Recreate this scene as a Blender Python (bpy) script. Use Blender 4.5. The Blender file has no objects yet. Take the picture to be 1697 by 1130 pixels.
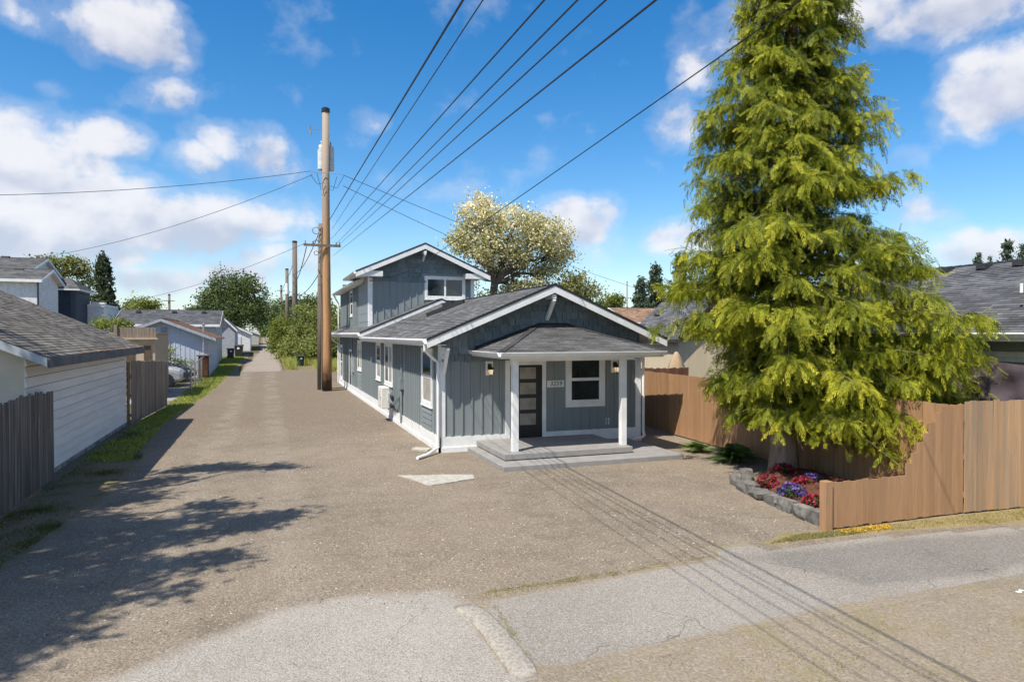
import bpy, bmesh, math, random
import numpy as np
from mathutils import Vector, Matrix
R = math.radians
random.seed(7)
rng = np.random.default_rng(7)
sc = bpy.context.scene
col = sc.collection

# ---------------------------------------------------------------- camera
cam = bpy.data.cameras.new('camera'); cam.lens = 24.0; cam.sensor_width = 36.0; cam.clip_end = 3000
cam_o = bpy.data.objects.new('camera', cam); col.objects.link(cam_o)
cam_o.location = (0, 0, 3.3)
cam_o.rotation_euler = (R(90 - 0.6), 0, -math.atan(408 / 1131.0))
sc.camera = cam_o
# ---------------------------------------------------------------- sun, sky
SDX, SDY = 0.55, 0.36            # shadow offset for each metre of height
SUN_EL, SUN_AZ = math.atan(1 / math.hypot(SDX, SDY)), math.atan2(-SDX, -SDY)
ldir = Vector((SDX, SDY, -1.0)).normalized()
sun = bpy.data.lights.new('sun', 'SUN'); sun.energy = 4.8; sun.angle = R(0.5); sun.color = (1.0, 0.94, 0.84)
sun_o = bpy.data.objects.new('sun', sun); col.objects.link(sun_o)
sun_o.rotation_euler = ldir.to_track_quat('-Z', 'Y').to_euler(); sun_o.location = (-30, -14, 50)
sc.view_settings.view_transform = 'Standard'; sc.view_settings.look = 'None'
sc.view_settings.gamma = 1.0; sc.view_settings.exposure = 0.43; sc.view_settings.use_curve_mapping = False
sc.cycles.use_denoising = True
sc.cycles.use_adaptive_sampling = True; sc.cycles.adaptive_threshold = 0.025
sc.cycles.max_bounces = 6; sc.cycles.transparent_max_bounces = 8
sc.cycles.diffuse_bounces = 4; sc.cycles.glossy_bounces = 2

def nn(nt, t, **kw):
    n = nt.nodes.new(t)
    for k, v in kw.items():
        if k.startswith('i_'):
            n.inputs[int(k[2:]) if k[2:].isdigit() else k[2:].replace('_', ' ')].default_value = v
        else: setattr(n, k, v)
    return n
def math_n(nt, op, a, b=None, clamp=False):
    n = nt.nodes.new('ShaderNodeMath'); n.operation = op; n.use_clamp = clamp
    for i, x in enumerate((a, b)):
        if x is None: continue
        if isinstance(x, (int, float)): n.inputs[i].default_value = x
        else: nt.links.new(x, n.inputs[i])
    return n.outputs[0]
def mixc(nt, f, a, b, mode='MIX'):
    n = nt.nodes.new('ShaderNodeMix'); n.data_type = 'RGBA'; n.blend_type = mode
    for s, x in ((n.inputs[0], f), (n.inputs[6], a), (n.inputs[7], b)):
        if isinstance(x, (int, float)): s.default_value = x
        elif isinstance(x, (tuple, list)): s.default_value = (*x[:3], 1)
        else: nt.links.new(x, s)
    return n.outputs[2]
def smooth(nt, x, lo, hi):
    n = nt.nodes.new('ShaderNodeMapRange'); n.interpolation_type = 'SMOOTHSTEP'
    n.inputs[1].default_value = lo; n.inputs[2].default_value = hi
    nt.links.new(x, n.inputs[0]); return n.outputs[0]

def make_world():
    w = bpy.data.worlds.new('World'); sc.world = w; w.use_nodes = True
    nt = w.node_tree; nt.nodes.clear(); L = nt.links.new
    out = nn(nt, 'ShaderNodeOutputWorld'); bg = nn(nt, 'ShaderNodeBackground'); bg.inputs[1].default_value = 0.14
    L(bg.outputs[0], out.inputs[0])
    sky = nn(nt, 'ShaderNodeTexSky', sky_type='NISHITA', sun_disc=False, sun_elevation=SUN_EL, sun_rotation=SUN_AZ % (2 * math.pi))
    sky.altitude = 100; sky.air_density = 1.0; sky.dust_density = 0.6; sky.ozone_density = 2.2
    hs = nn(nt, 'ShaderNodeHueSaturation'); hs.inputs['Saturation'].default_value = 1.42; hs.inputs['Value'].default_value = .92
    L(sky.outputs[0], hs.inputs['Color'])
    tc = nn(nt, 'ShaderNodeTexCoord'); sep = nn(nt, 'ShaderNodeSeparateXYZ'); L(tc.outputs['Generated'], sep.inputs[0])
    X, Y, Z = sep.outputs
    az = math_n(nt, 'ARCTAN2', X, Y); el = math_n(nt, 'ARCSINE', Z)
    # noise that warps and breaks the clouds
    mp = nn(nt, 'ShaderNodeMapping'); mp.inputs['Scale'].default_value = (1, 1, 1.2); L(tc.outputs['Generated'], mp.inputs[0])
    n1 = nn(nt, 'ShaderNodeTexNoise'); n1.inputs['Scale'].default_value = 10; n1.inputs['Detail'].default_value = 8; n1.inputs['Roughness'].default_value = 0.55
    n1.inputs['Distortion'].default_value = 0.1
    L(mp.outputs[0], n1.inputs['Vector'])
    n2 = nn(nt, 'ShaderNodeTexNoise'); n2.inputs['Scale'].default_value = 3.2; n2.inputs['Detail'].default_value = 4; L(mp.outputs[0], n2.inputs['Vector'])
    mp3 = nn(nt, 'ShaderNodeMapping'); mp3.inputs['Scale'].default_value = (1, 1, 1.2); mp3.inputs['Location'].default_value = (0.015, 0.01, -0.03); L(tc.outputs['Generated'], mp3.inputs[0])
    n3 = nn(nt, 'ShaderNodeTexNoise'); n3.inputs['Scale'].default_value = 10; n3.inputs['Detail'].default_value = 3; n3.inputs['Distortion'].default_value = 0.1
    L(mp3.outputs[0], n3.inputs['Vector'])
    th = math.atan(408 / 1131.0)
    # cumulus clouds: (bearing from the camera axis, elevation, half width, half height, thickness) in degrees
    A = lambda u: th + math.atan((u - 848.5) / 1131.0)
    B = lambda u, v: math.atan((553 - v) / 1131.0 * math.cos(math.atan((u - 848.5) / 1131.0)))
    cl = []
    for u, v, hw, hh, k in ((215, 48, 85, 48, 1.2), (150, 70, 60, 30, .8), (60, 15, 90, 30, .5), (40, 245, 100, 60, 1.3), (170, 235, 60, 34, 1.1), (110, 275, 90, 34, 1.1), (-80, 290, 150, 110, 1.3), (150, 352, 260, 58, 1.55),
                            (20, 405, 200, 42, 1.3), (370, 365, 100, 44, 1.25), (420, 250, 62, 44, 1.2), (340, 275, 60, 30, .9), (470, 275, 50, 26, .7), (270, 158, 42, 24, .75), (475, 432, 90, 28, 1.15), (390, 455, 70, 22, .9), (255, 462, 80, 24, 1.05),
                            (940, 365, 66, 40, 1.2), (995, 345, 36, 26, .9), (1125, 205, 55, 40, .9), (1150, 130, 34, 34, .85), (1240, 50, 90, 60, .75), (1400, 20, 170, 44, 1.05), (1580, 5, 150, 46, 1.0),
                            (1690, 140, 90, 56, 1.35), (1625, 200, 40, 34, .8), (1650, 415, 110, 32, 1.2), (1130, 395, 55, 32, 1.0), (1470, 265, 40, 20, .7), (615, 195, 32, 22, .6), (1520, 355, 45, 26, .7), (90, 150, 30, 16, .5)):
        cl.append((A(u), B(u, v), math.atan(hw / 1131), math.atan(hh / 1131), k))
    cv = nn(nt, 'ShaderNodeCombineXYZ'); L(az, cv.inputs[0]); L(el, cv.inputs[1])
    def vm(op, a, b):
        n = nn(nt, 'ShaderNodeVectorMath', operation=op)
        for i, x in enumerate((a, b)):
            if isinstance(x, tuple): n.inputs[i].default_value = x
            else: L(x, n.inputs[i])
        return n
    acc = None; low = None
    for a, e, hw, hh, k in cl:
        q = vm('MULTIPLY', vm('SUBTRACT', cv.outputs[0], (a, e, 0)).outputs[0], (.742 / (hw / max(.3, math.cos(e))), .742 / hh, 0)).outputs[0]
        r2 = vm('DOT_PRODUCT', q, q).outputs['Value']
        f = nn(nt, 'ShaderNodeMath', operation='MULTIPLY_ADD'); f.inputs[1].default_value = -k; f.inputs[2].default_value = k; L(r2, f.inputs[0]); f = f.outputs[0]
        acc = f if acc is None else math_n(nt, 'MAXIMUM', acc, f)
        if hw > R(3.0):
            sy = nn(nt, 'ShaderNodeSeparateXYZ'); L(q, sy.inputs[0]); lo = math_n(nt, 'MULTIPLY', math_n(nt, 'MAXIMUM', f, 0.0), math_n(nt, 'MULTIPLY', sy.outputs[1], -1.0)); low = lo if low is None else math_n(nt, 'ADD', low, lo)
    # the same kind of cloud over the rest of the sky, away from the view
    mp4 = nn(nt, 'ShaderNodeMapping'); mp4.inputs['Scale'].default_value = (1, 1, 2.2); L(tc.outputs['Generated'], mp4.inputs[0])
    n4 = nn(nt, 'ShaderNodeTexNoise'); n4.inputs['Scale'].default_value = 2.6; n4.inputs['Detail'].default_value = 3; L(mp4.outputs[0], n4.inputs['Vector'])
    dd = vm('DOT_PRODUCT', tc.outputs['Generated'], (math.sin(th), math.cos(th), .1)).outputs['Value']
    rest = math_n(nt, 'SUBTRACT', math_n(nt, 'MULTIPLY', n4.outputs[0], 3.2), math_n(nt, 'ADD', math_n(nt, 'MULTIPLY', smooth(nt, dd, .55, .8), 3.0), 1.25))
    acc = math_n(nt, 'MAXIMUM', acc, math_n(nt, 'MAXIMUM', math_n(nt, 'MINIMUM', rest, 1.1), 0.0))
    low = math_n(nt, 'ADD', math_n(nt, 'MULTIPLY', low, 1.5), math_n(nt, 'MULTIPLY', math_n(nt, 'SUBTRACT', .60, n2.outputs[0]), 1.3))
    nd = math_n(nt, 'SUBTRACT', n1.outputs[0], .5)
    nb = math_n(nt, 'SUBTRACT', n2.outputs[0], .5)
    field = math_n(nt, 'ADD', acc, math_n(nt, 'ADD', math_n(nt, 'MULTIPLY', nd, 2.9), math_n(nt, 'MULTIPLY', nb, .8)))
    dens = smooth(nt, field, .38, 1.08)
    thin = math_n(nt, 'MULTIPLY', smooth(nt, field, .1, .6), .22)
    dens = math_n(nt, 'MAXIMUM', dens, thin)
    # lit crowns, grey-violet undersides
    grad = math_n(nt, 'SUBTRACT', n1.outputs[0], n3.outputs[0])
    sh = math_n(nt, 'ADD', math_n(nt, 'MULTIPLY', low, .55), math_n(nt, 'MULTIPLY', grad, -2.6))
    shf = smooth(nt, sh, -.35, .75)
    cc = mixc(nt, shf, (5.1, 5.0, 5.1), (3.0, 3.2, 3.9))
    fin = mixc(nt, math_n(nt, 'MULTIPLY', dens, .90), hs.outputs[0], cc)
    # pale air towards the horizon
    hz = math_n(nt, 'MULTIPLY', math_n(nt, 'POWER', math_n(nt, 'SUBTRACT', 1.0, math_n(nt, 'ABSOLUTE', Z), True), 11.0), .38)
    fin = mixc(nt, hz, fin, (3.9, 4.9, 6.0))
    L(fin, bg.inputs[0])
make_world(); sc.world.cycles.sampling_method = 'MANUAL'; sc.world.cycles.sample_map_resolution = 256

# ---------------------------------------------------------------- helpers
def zg(y):
    t = max(0.0, min(1.0, (y - 38) / 8.0))
    if y < 38: return 0.0
    if y < 46: return 0.027 * 4 * t * t
    return min(0.027 * (y - 42), 2.5)
def tag(o, label=None, cat=None, group=None, kind=None):
    if label: o['label'] = label
    if cat: o['category'] = cat
    if group: o['group'] = group
    if kind: o['kind'] = kind
    return o
def thing(name, label, cat, loc=(0, 0, 0), rz=0, group=None):
    o = bpy.data.objects.new(name, None); col.objects.link(o)
    o.location = loc; o.rotation_euler = (0, 0, rz); o.empty_display_size = .1
    return tag(o, label, cat, group)
def link(o, parent=None, world=True):
    col.objects.link(o)
    if parent is not None:
        o.parent = parent
        if world:
            l = Vector((0, 0, 0)); p = parent
            while p is not None: l += p.location; p = p.parent
            o.location = o.location - l
    return o
class MB:
    def __init__(s): s.v = []; s.f = []; s.uv = {}
    def add(s, vs, fs):
        n = len(s.v); s.v += [tuple(x) for x in vs]; s.f += [tuple(i + n for i in f) for f in fs]
    def box(s, x0, x1, y0, y1, z0, z1):
        s.add([(x0, y0, z0), (x1, y0, z0), (x1, y1, z0), (x0, y1, z0), (x0, y0, z1), (x1, y0, z1), (x1, y1, z1), (x0, y1, z1)],
              [(0, 3, 2, 1), (4, 5, 6, 7), (0, 1, 5, 4), (1, 2, 6, 5), (2, 3, 7, 6), (3, 0, 4, 7)]); return s
    def bar(s, a, b, w, h, up=(0, 0, 1)):
        a, b = Vector(a), Vector(b); d = (b - a).normalized(); up = Vector(up)
        sd = d.cross(up).normalized() * w / 2; u = sd.cross(d).normalized() * h / 2
        s.add([a - sd - u, a + sd - u, a + sd + u, a - sd + u, b - sd - u, b + sd - u, b + sd + u, b - sd + u],
              [(0, 1, 2, 3), (7, 6, 5, 4), (0, 4, 5, 1), (1, 5, 6, 2), (2, 6, 7, 3), (3, 7, 4, 0)]); return s
    def prism(s, poly, vec):
        n = len(poly); vec = Vector(vec); a = [Vector(p) for p in poly]
        s.add(a + [p + vec for p in a], [tuple(range(n))[::-1], tuple(range(n, 2 * n))] + [(i, (i + 1) % n, n + (i + 1) % n, n + i) for i in range(n)]); return s
    def tube(s, pts, rad, n=8, cap=True):
        pts = [Vector(p) for p in pts]
        if not hasattr(rad, '__len__'): rad = [rad] * len(pts)
        base = len(s.v); ref = None
        for i, p in enumerate(pts):
            d = (pts[min(i + 1, len(pts) - 1)] - pts[max(i - 1, 0)]).normalized()
            if ref is None: ref = d.orthogonal().normalized()
            ref = (ref - d * ref.dot(d))
            ref = ref.normalized() if ref.length > 1e-6 else d.orthogonal().normalized()
            b = d.cross(ref)
            for k in range(n):
                t = 2 * math.pi * k / n
                s.v.append(tuple(p + (ref * math.cos(t) + b * math.sin(t)) * rad[i]))
        for i in range(len(pts) - 1):
            for k in range(n):
                k2 = (k + 1) % n
                s.f.append((base + i * n + k, base + i * n + k2, base + (i + 1) * n + k2, base + (i + 1) * n + k))
        if cap:
            s.f.append(tuple(base + k for k in range(n))[::-1]); e = base + (len(pts) - 1) * n
            s.f.append(tuple(e + k for k in range(n)))
        return s
    def lathe(s, prof, c=(0, 0, 0), n=16):
        base = len(s.v)
        for r, z in prof:
            for k in range(n):
                t = 2 * math.pi * k / n; s.v.append((c[0] + r * math.cos(t), c[1] + r * math.sin(t), c[2] + z))
        for i in range(len(prof) - 1):
            for k in range(n):
                k2 = (k + 1) % n
                s.f.append((base + i * n + k, base + i * n + k2, base + (i + 1) * n + k2, base + (i + 1) * n + k))
        return s
    def mesh(s, name, mat, smooth=False, recalc=True):
        me = bpy.data.meshes.new(name); me.from_pydata(s.v, [], s.f)
        if recalc:
            bm = bmesh.new(); bm.from_mesh(me); bmesh.ops.recalc_face_normals(bm, faces=bm.faces); bm.to_mesh(me); bm.free()
        if mat: me.materials.append(mat)
        if smooth:
            for p in me.polygons: p.use_smooth = True
        return me
    def build(s, name, mat, parent=None, smooth=False, world=True):
        return link(bpy.data.objects.new(name, s.mesh(name, mat, smooth)), parent, world)
def bevel(o, w, seg=2):
    m = o.modifiers.new('bevel', 'BEVEL'); m.width = w; m.segments = seg; m.limit_method = 'ANGLE'; return o
class Wall:            # a vertical plane: u runs along it, n points out of it
    def __init__(s, O, U, N): s.O, s.U, s.N = Vector(O), Vector(U), Vector(N)
    def p(s, u, z, n=0): return s.O + s.U * u + s.N * n + Vector((0, 0, z))
    def box(s, mb, u0, u1, z0, z1, n0, n1):
        mb.add([s.p(u0, z0, n0), s.p(u1, z0, n0), s.p(u1, z0, n1), s.p(u0, z0, n1), s.p(u0, z1, n0), s.p(u1, z1, n0), s.p(u1, z1, n1), s.p(u0, z1, n1)],
               [(0, 3, 2, 1), (4, 5, 6, 7), (0, 1, 5, 4), (1, 2, 6, 5), (2, 3, 7, 6), (3, 0, 4, 7)]); return mb
    def poly(s, mb, pts, n0, n1): return mb.prism([s.p(u, z, n0) for u, z in pts], s.N * (n1 - n0))

# ---------------------------------------------------------------- materials
MATS = {}
def pm(name, c1, c2=None, scale=4.0, rough=.8, bump=0.0, bscale=40.0, stretch=(1, 1, 1), rnd=0.0, spec=.3, metal=0.0, detail=6, lo=.35, hi=.65):
    if name in MATS: return MATS[name]
    m = bpy.data.materials.new(name); m.use_nodes = True; nt = m.node_tree; L = nt.links.new
    b = nt.nodes['Principled BSDF']; b.inputs['Roughness'].default_value = rough; b.inputs['Specular IOR Level'].default_value = spec; b.inputs['Metallic'].default_value = metal
    g = nn(nt, 'ShaderNodeNewGeometry'); mp = nn(nt, 'ShaderNodeMapping'); mp.inputs['Scale'].default_value = stretch; L(g.outputs['Position'], mp.inputs[0])
    n = nn(nt, 'ShaderNodeTexNoise'); n.inputs['Scale'].default_value = scale; n.inputs['Detail'].default_value = detail; n.inputs['Roughness'].default_value = .62
    if rnd:
        oi = nn(nt, 'ShaderNodeObjectInfo'); cx = nn(nt, 'ShaderNodeVectorMath', operation='ADD'); L(mp.outputs[0], cx.inputs[0])
        sc_ = nn(nt, 'ShaderNodeVectorMath', operation='SCALE'); sc_.inputs[0].default_value = (31, 17, 23); L(oi.outputs['Random'], sc_.inputs['Scale']); L(sc_.outputs[0], cx.inputs[1])
        L(cx.outputs[0], n.inputs['Vector'])
    else: L(mp.outputs[0], n.inputs['Vector'])
    f = smooth(nt, n.outputs[0], lo, hi)
    c = mixc(nt, f, c1, c2 if c2 else tuple(x * .8 for x in c1))
    if rnd:
        v = nn(nt, 'ShaderNodeMapRange'); v.inputs[3].default_value = 1 - rnd; v.inputs[4].default_value = 1 + rnd; L(oi.outputs['Random'], v.inputs[0])
        h = nn(nt, 'ShaderNodeHueSaturation'); L(v.outputs[0], h.inputs['Value']); L(c, h.inputs['Color']); c = h.outputs[0]
    L(c, b.inputs['Base Color'])
    if bump:
        nb = nn(nt, 'ShaderNodeTexNoise'); nb.inputs['Scale'].default_value = bscale; nb.inputs['Detail'].default_value = 4; L(mp.outputs[0], nb.inputs['Vector'])
        bp = nn(nt, 'ShaderNodeBump'); bp.inputs['Strength'].default_value = min(1, bump); bp.inputs['Distance'].default_value = .02; L(nb.outputs[0], bp.inputs['Height']); L(bp.outputs[0], b.inputs['Normal'])
    MATS[name] = m; return m
def glass_mat(name, c=(.015, .02, .024)):
    m = pm(name, c, tuple(x * 2.2 for x in c), scale=1.3, rough=.06, spec=.8); return m
def shingle_mat(name, c, var=.35, bw=.32, bh=.14, rough=.95):
    m = bpy.data.materials.new(name); m.use_nodes = True; nt = m.node_tree; L = nt.links.new; b = nt.nodes['Principled BSDF']
    b.inputs['Roughness'].default_value = rough; b.inputs['Specular IOR Level'].default_value = .15
    uv = nn(nt, 'ShaderNodeUVMap'); br = nn(nt, 'ShaderNodeTexBrick'); L(uv.outputs[0], br.inputs[0]); br.offset = .37; br.offset_frequency = 2
    br.inputs['Scale'].default_value = 1; br.inputs['Brick Width'].default_value = bw; br.inputs['Row Height'].default_value = bh; br.inputs['Mortar Size'].default_value = .008; br.inputs['Mortar Smooth'].default_value = .3
    br.inputs['Color1'].default_value = (*[x * (1 - var) for x in c], 1); br.inputs['Color2'].default_value = (*[x * (1 + var) for x in c], 1); br.inputs['Mortar'].default_value = (*[x * .4 for x in c], 1)
    g = nn(nt, 'ShaderNodeNewGeometry'); n = nn(nt, 'ShaderNodeTexNoise'); n.inputs['Scale'].default_value = 1.1; n.inputs['Detail'].default_value = 8; L(g.outputs['Position'], n.inputs['Vector'])
    n2 = nn(nt, 'ShaderNodeTexNoise'); n2.inputs['Scale'].default_value = 90; n2.inputs['Detail'].default_value = 3; L(g.outputs['Position'], n2.inputs['Vector'])
    v = nn(nt, 'ShaderNodeMapRange'); v.inputs[1].default_value = .3; v.inputs[2].default_value = .7; v.inputs[3].default_value = .72; v.inputs[4].default_value = 1.25; L(n.outputs[0], v.inputs[0])
    v2 = nn(nt, 'ShaderNodeMapRange'); v2.inputs[1].default_value = .3; v2.inputs[2].default_value = .7; v2.inputs[3].default_value = .7; v2.inputs[4].default_value = 1.3; L(n2.outputs[0], v2.inputs[0])
    h = nn(nt, 'ShaderNodeHueSaturation'); L(math_n(nt, 'MULTIPLY', v.outputs[0], v2.outputs[0]), h.inputs['Value']); L(br.outputs[0], h.inputs['Color']); L(h.outputs[0], b.inputs['Base Color'])
    bp = nn(nt, 'ShaderNodeBump'); bp.inputs['Strength'].default_value = .5; bp.inputs['Distance'].default_value = .01; L(n2.outputs[0], bp.inputs['Height']); L(bp.outputs[0], b.inputs['Normal'])
    return m
def leaf_mat(name, dark, mid, light, trans=.35, rough=.6):
    m = bpy.data.materials.new(name); m.use_nodes = True; nt = m.node_tree; L = nt.links.new
    b = nt.nodes['Principled BSDF']; out = nt.nodes['Material Output']; b.inputs['Roughness'].default_value = rough; b.inputs['Specular IOR Level'].default_value = .25
    at = nn(nt, 'ShaderNodeAttribute', attribute_name='tint'); cr = nn(nt, 'ShaderNodeValToRGB'); L(at.outputs['Fac'], cr.inputs[0])
    cr.color_ramp.elements[0].color = (*dark, 1); cr.color_ramp.elements[1].color = (*light, 1); e = cr.color_ramp.elements.new(.5); e.color = (*mid, 1)
    t = nn(nt, 'ShaderNodeBsdfTranslucent'); mx = nn(nt, 'ShaderNodeMixShader'); mx.inputs[0].default_value = trans
    L(cr.outputs[0], b.inputs['Base Color']); hs = nn(nt, 'ShaderNodeHueSaturation'); hs.inputs['Value'].default_value = 1.25; L(cr.outputs[0], hs.inputs['Color']); L(hs.outputs[0], t.inputs[0])
    L(b.outputs[0], mx.inputs[1]); L(t.outputs[0], mx.inputs[2]); L(mx.outputs[0], out.inputs[0]); return m

# ground colour networks, all in world position so that neighbouring sheets join
def noise(nt, vec, scale, detail=5, rough=.6):
    n = nn(nt, 'ShaderNodeTexNoise'); n.inputs['Scale'].default_value = scale; n.inputs['Detail'].default_value = detail; n.inputs['Roughness'].default_value = rough
    nt.links.new(vec, n.inputs['Vector']); return n.outputs[0]
def pebbles(nt, vec, scale, lo, hi):
    v = nn(nt, 'ShaderNodeTexVoronoi'); v.inputs['Scale'].default_value = scale; nt.links.new(vec, v.inputs['Vector'])
    s = nn(nt, 'ShaderNodeSeparateColor'); nt.links.new(v.outputs['Color'], s.inputs[0])
    return smooth(nt, s.outputs[0], lo, hi), v.outputs['Distance']
def gravel_net(nt, vec):
    big = smooth(nt, noise(nt, vec, .22, 4), .38, .62); mid = smooth(nt, noise(nt, vec, 1.4, 6, .7), .35, .65); fin = smooth(nt, noise(nt, vec, 28, 3, .75), .3, .7)
    sp = nn(nt, 'ShaderNodeSeparateXYZ'); nt.links.new(vec, sp.inputs[0]); X, Y = sp.outputs[0], sp.outputs[1]
    wob = math_n(nt, 'MULTIPLY', math_n(nt, 'SUBTRACT', noise(nt, vec, .35, 3), .5), 2.2)
    c = mixc(nt, big, (.285, .225, .160), (.205, .166, .126))
    c = mixc(nt, math_n(nt, 'MULTIPLY', mid, .55), c, (.36, .298, .225))
    far = smooth(nt, math_n(nt, 'ADD', Y, math_n(nt, 'MULTIPLY', wob, 4.0)), 19.0, 27.0)                     # newer, browner gravel up the drive
    c = mixc(nt, math_n(nt, 'MULTIPLY', far, .75), c, (.192, .147, .104))
    tr = math_n(nt, 'ABSOLUTE', math_n(nt, 'SUBTRACT', math_n(nt, 'ABSOLUTE', math_n(nt, 'ADD', math_n(nt, 'ADD', X, .55), math_n(nt, 'MULTIPLY', wob, .35))), .85))      # two worn wheel tracks
    tk = math_n(nt, 'MULTIPLY', math_n(nt, 'SUBTRACT', 1.0, smooth(nt, tr, .12, .55)), math_n(nt, 'MULTIPLY', smooth(nt, noise(nt, vec, .9, 4), .35, .6), .5))
    c = mixc(nt, tk, c, (.37, .315, .245))
    st = smooth(nt, noise(nt, vec, .55, 5, .7), .56, .70); c = mixc(nt, math_n(nt, 'MULTIPLY', st, .62), c, (.150, .126, .098))          # damp and oily stains
    c = mixc(nt, math_n(nt, 'MULTIPLY', fin, .72), c, (.095, .078, .058))
    p, d = pebbles(nt, vec, 34, .80, .97); c = mixc(nt, math_n(nt, 'MULTIPLY', p, .38), c, (.44, .39, .32))
    p2, d2 = pebbles(nt, vec, 62, .70, .95); c = mixc(nt, math_n(nt, 'MULTIPLY', p2, .4), c, (.34, .29, .23))
    h = math_n(nt, 'ADD', math_n(nt, 'MULTIPLY', math_n(nt, 'SUBTRACT', 1.0, d), .5), math_n(nt, 'ADD', math_n(nt, 'MULTIPLY', fin, .8), math_n(nt, 'MULTIPLY', mid, .6)))
    return c, h
def asphalt_net(nt, vec, c1, c2, spk=.42):
    big = smooth(nt, noise(nt, vec, .5, 6), .35, .65); fin = smooth(nt, noise(nt, vec, 45, 3, .75), .3, .7)
    c = mixc(nt, big, c1, c2)
    p, d = pebbles(nt, vec, 55, .45, .95); c = mixc(nt, math_n(nt, 'MULTIPLY', p, .45), c, (spk, spk * .97, spk * .92))
    p2, d2 = pebbles(nt, vec, 75, .72, .9); c = mixc(nt, math_n(nt, 'MULTIPLY', p2, .5), c, tuple(x * .35 for x in c1))
    c = mixc(nt, math_n(nt, 'MULTIPLY', fin, .25), c, tuple(x * .5 for x in c1))
    wv = nn(nt, 'ShaderNodeTexNoise'); wv.inputs['Scale'].default_value = 1.6; wv.inputs['Detail'].default_value = 4; nt.links.new(vec, wv.inputs['Vector'])
    ad = nn(nt, 'ShaderNodeVectorMath', operation='MULTIPLY_ADD'); ad.inputs[1].default_value = (1.1, 1.1, 0); nt.links.new(wv.outputs['Color'], ad.inputs[0]); nt.links.new(vec, ad.inputs[2])
    vo = nn(nt, 'ShaderNodeTexVoronoi', feature='DISTANCE_TO_EDGE', voronoi_dimensions='2D'); vo.inputs['Scale'].default_value = .42; nt.links.new(ad.outputs[0], vo.inputs['Vector'])
    crk = math_n(nt, 'MULTIPLY', math_n(nt, 'SUBTRACT', 1.0, smooth(nt, vo.outputs['Distance'], .001, .009)), math_n(nt, 'MULTIPLY', smooth(nt, noise(nt, vec, .7, 3), .47, .56), .6))
    c = mixc(nt, crk, c, tuple(x * .3 for x in c1))
    return c, math_n(nt, 'ADD', math_n(nt, 'MULTIPLY', fin, .7), math_n(nt, 'MULTIPLY', d, -.7))
def earth_net(nt, vec):
    big = smooth(nt, noise(nt, vec, .6, 7, .65), .38, .62); fin = smooth(nt, noise(nt, vec, 22, 7, .75), .3, .7)
    c = mixc(nt, big, (.115, .100, .042), (.150, .118, .068)); c = mixc(nt, math_n(nt, 'MULTIPLY', fin, .6), c, (.055, .055, .024))
    return c, fin
def sheet_mat(name, net, under=gravel_net, soft=.18, amp=.5, nscale=2.0):
    m = bpy.data.materials.new(name); m.use_nodes = True; nt = m.node_tree; L = nt.links.new; b = nt.nodes['Principled BSDF']; b.inputs['Roughness'].default_value = .95; b.inputs['Specular IOR Level'].default_value = .12
    g = nn(nt, 'ShaderNodeNewGeometry'); vec = g.outputs['Position']
    c, h = net(nt, vec)
    if under:
        c0, h0 = under(nt, vec); at = nn(nt, 'ShaderNodeAttribute', attribute_name='sd')
        w = math_n(nt, 'ADD', math_n(nt, 'MULTIPLY', math_n(nt, 'SUBTRACT', noise(nt, vec, nscale, 6, .7), .5), amp), at.outputs['Fac'])
        f = smooth(nt, w, -soft, soft); c = mixc(nt, f, c0, c)
        mh = nn(nt, 'ShaderNodeMix'); mh.data_type = 'FLOAT'; L(f, mh.inputs[0]); L(h0, mh.inputs[2]); L(h, mh.inputs[3]); h = mh.outputs[0]
    L(c, b.inputs['Base Color'])
    bp = nn(nt, 'ShaderNodeBump'); bp.inputs['Strength'].default_value = .55; bp.inputs['Distance'].default_value = .015; L(h, bp.inputs['Height']); L(bp.outputs[0], b.inputs['Normal'])
    return m
def poly_sd(P, poly):        # signed distance, positive inside
    d = np.full(len(P), 1e9); ins = np.zeros(len(P), bool); n = len(poly)
    for i in range(n):
        a = np.array(poly[i]); b = np.array(poly[(i + 1) % n]); ab = b - a
        t = np.clip(((P - a) @ ab) / (ab @ ab), 0, 1); q = P - (a + t[:, None] * ab); d = np.minimum(d, np.hypot(q[:, 0], q[:, 1]))
        c = ((a[1] > P[:, 1]) != (b[1] > P[:, 1])); xx = (b[0] - a[0]) * (P[:, 1] - a[1]) / (b[1] - a[1] + 1e-12) + a[0]; ins ^= c & (P[:, 0] < xx)
    return np.where(ins, d, -d)
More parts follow.
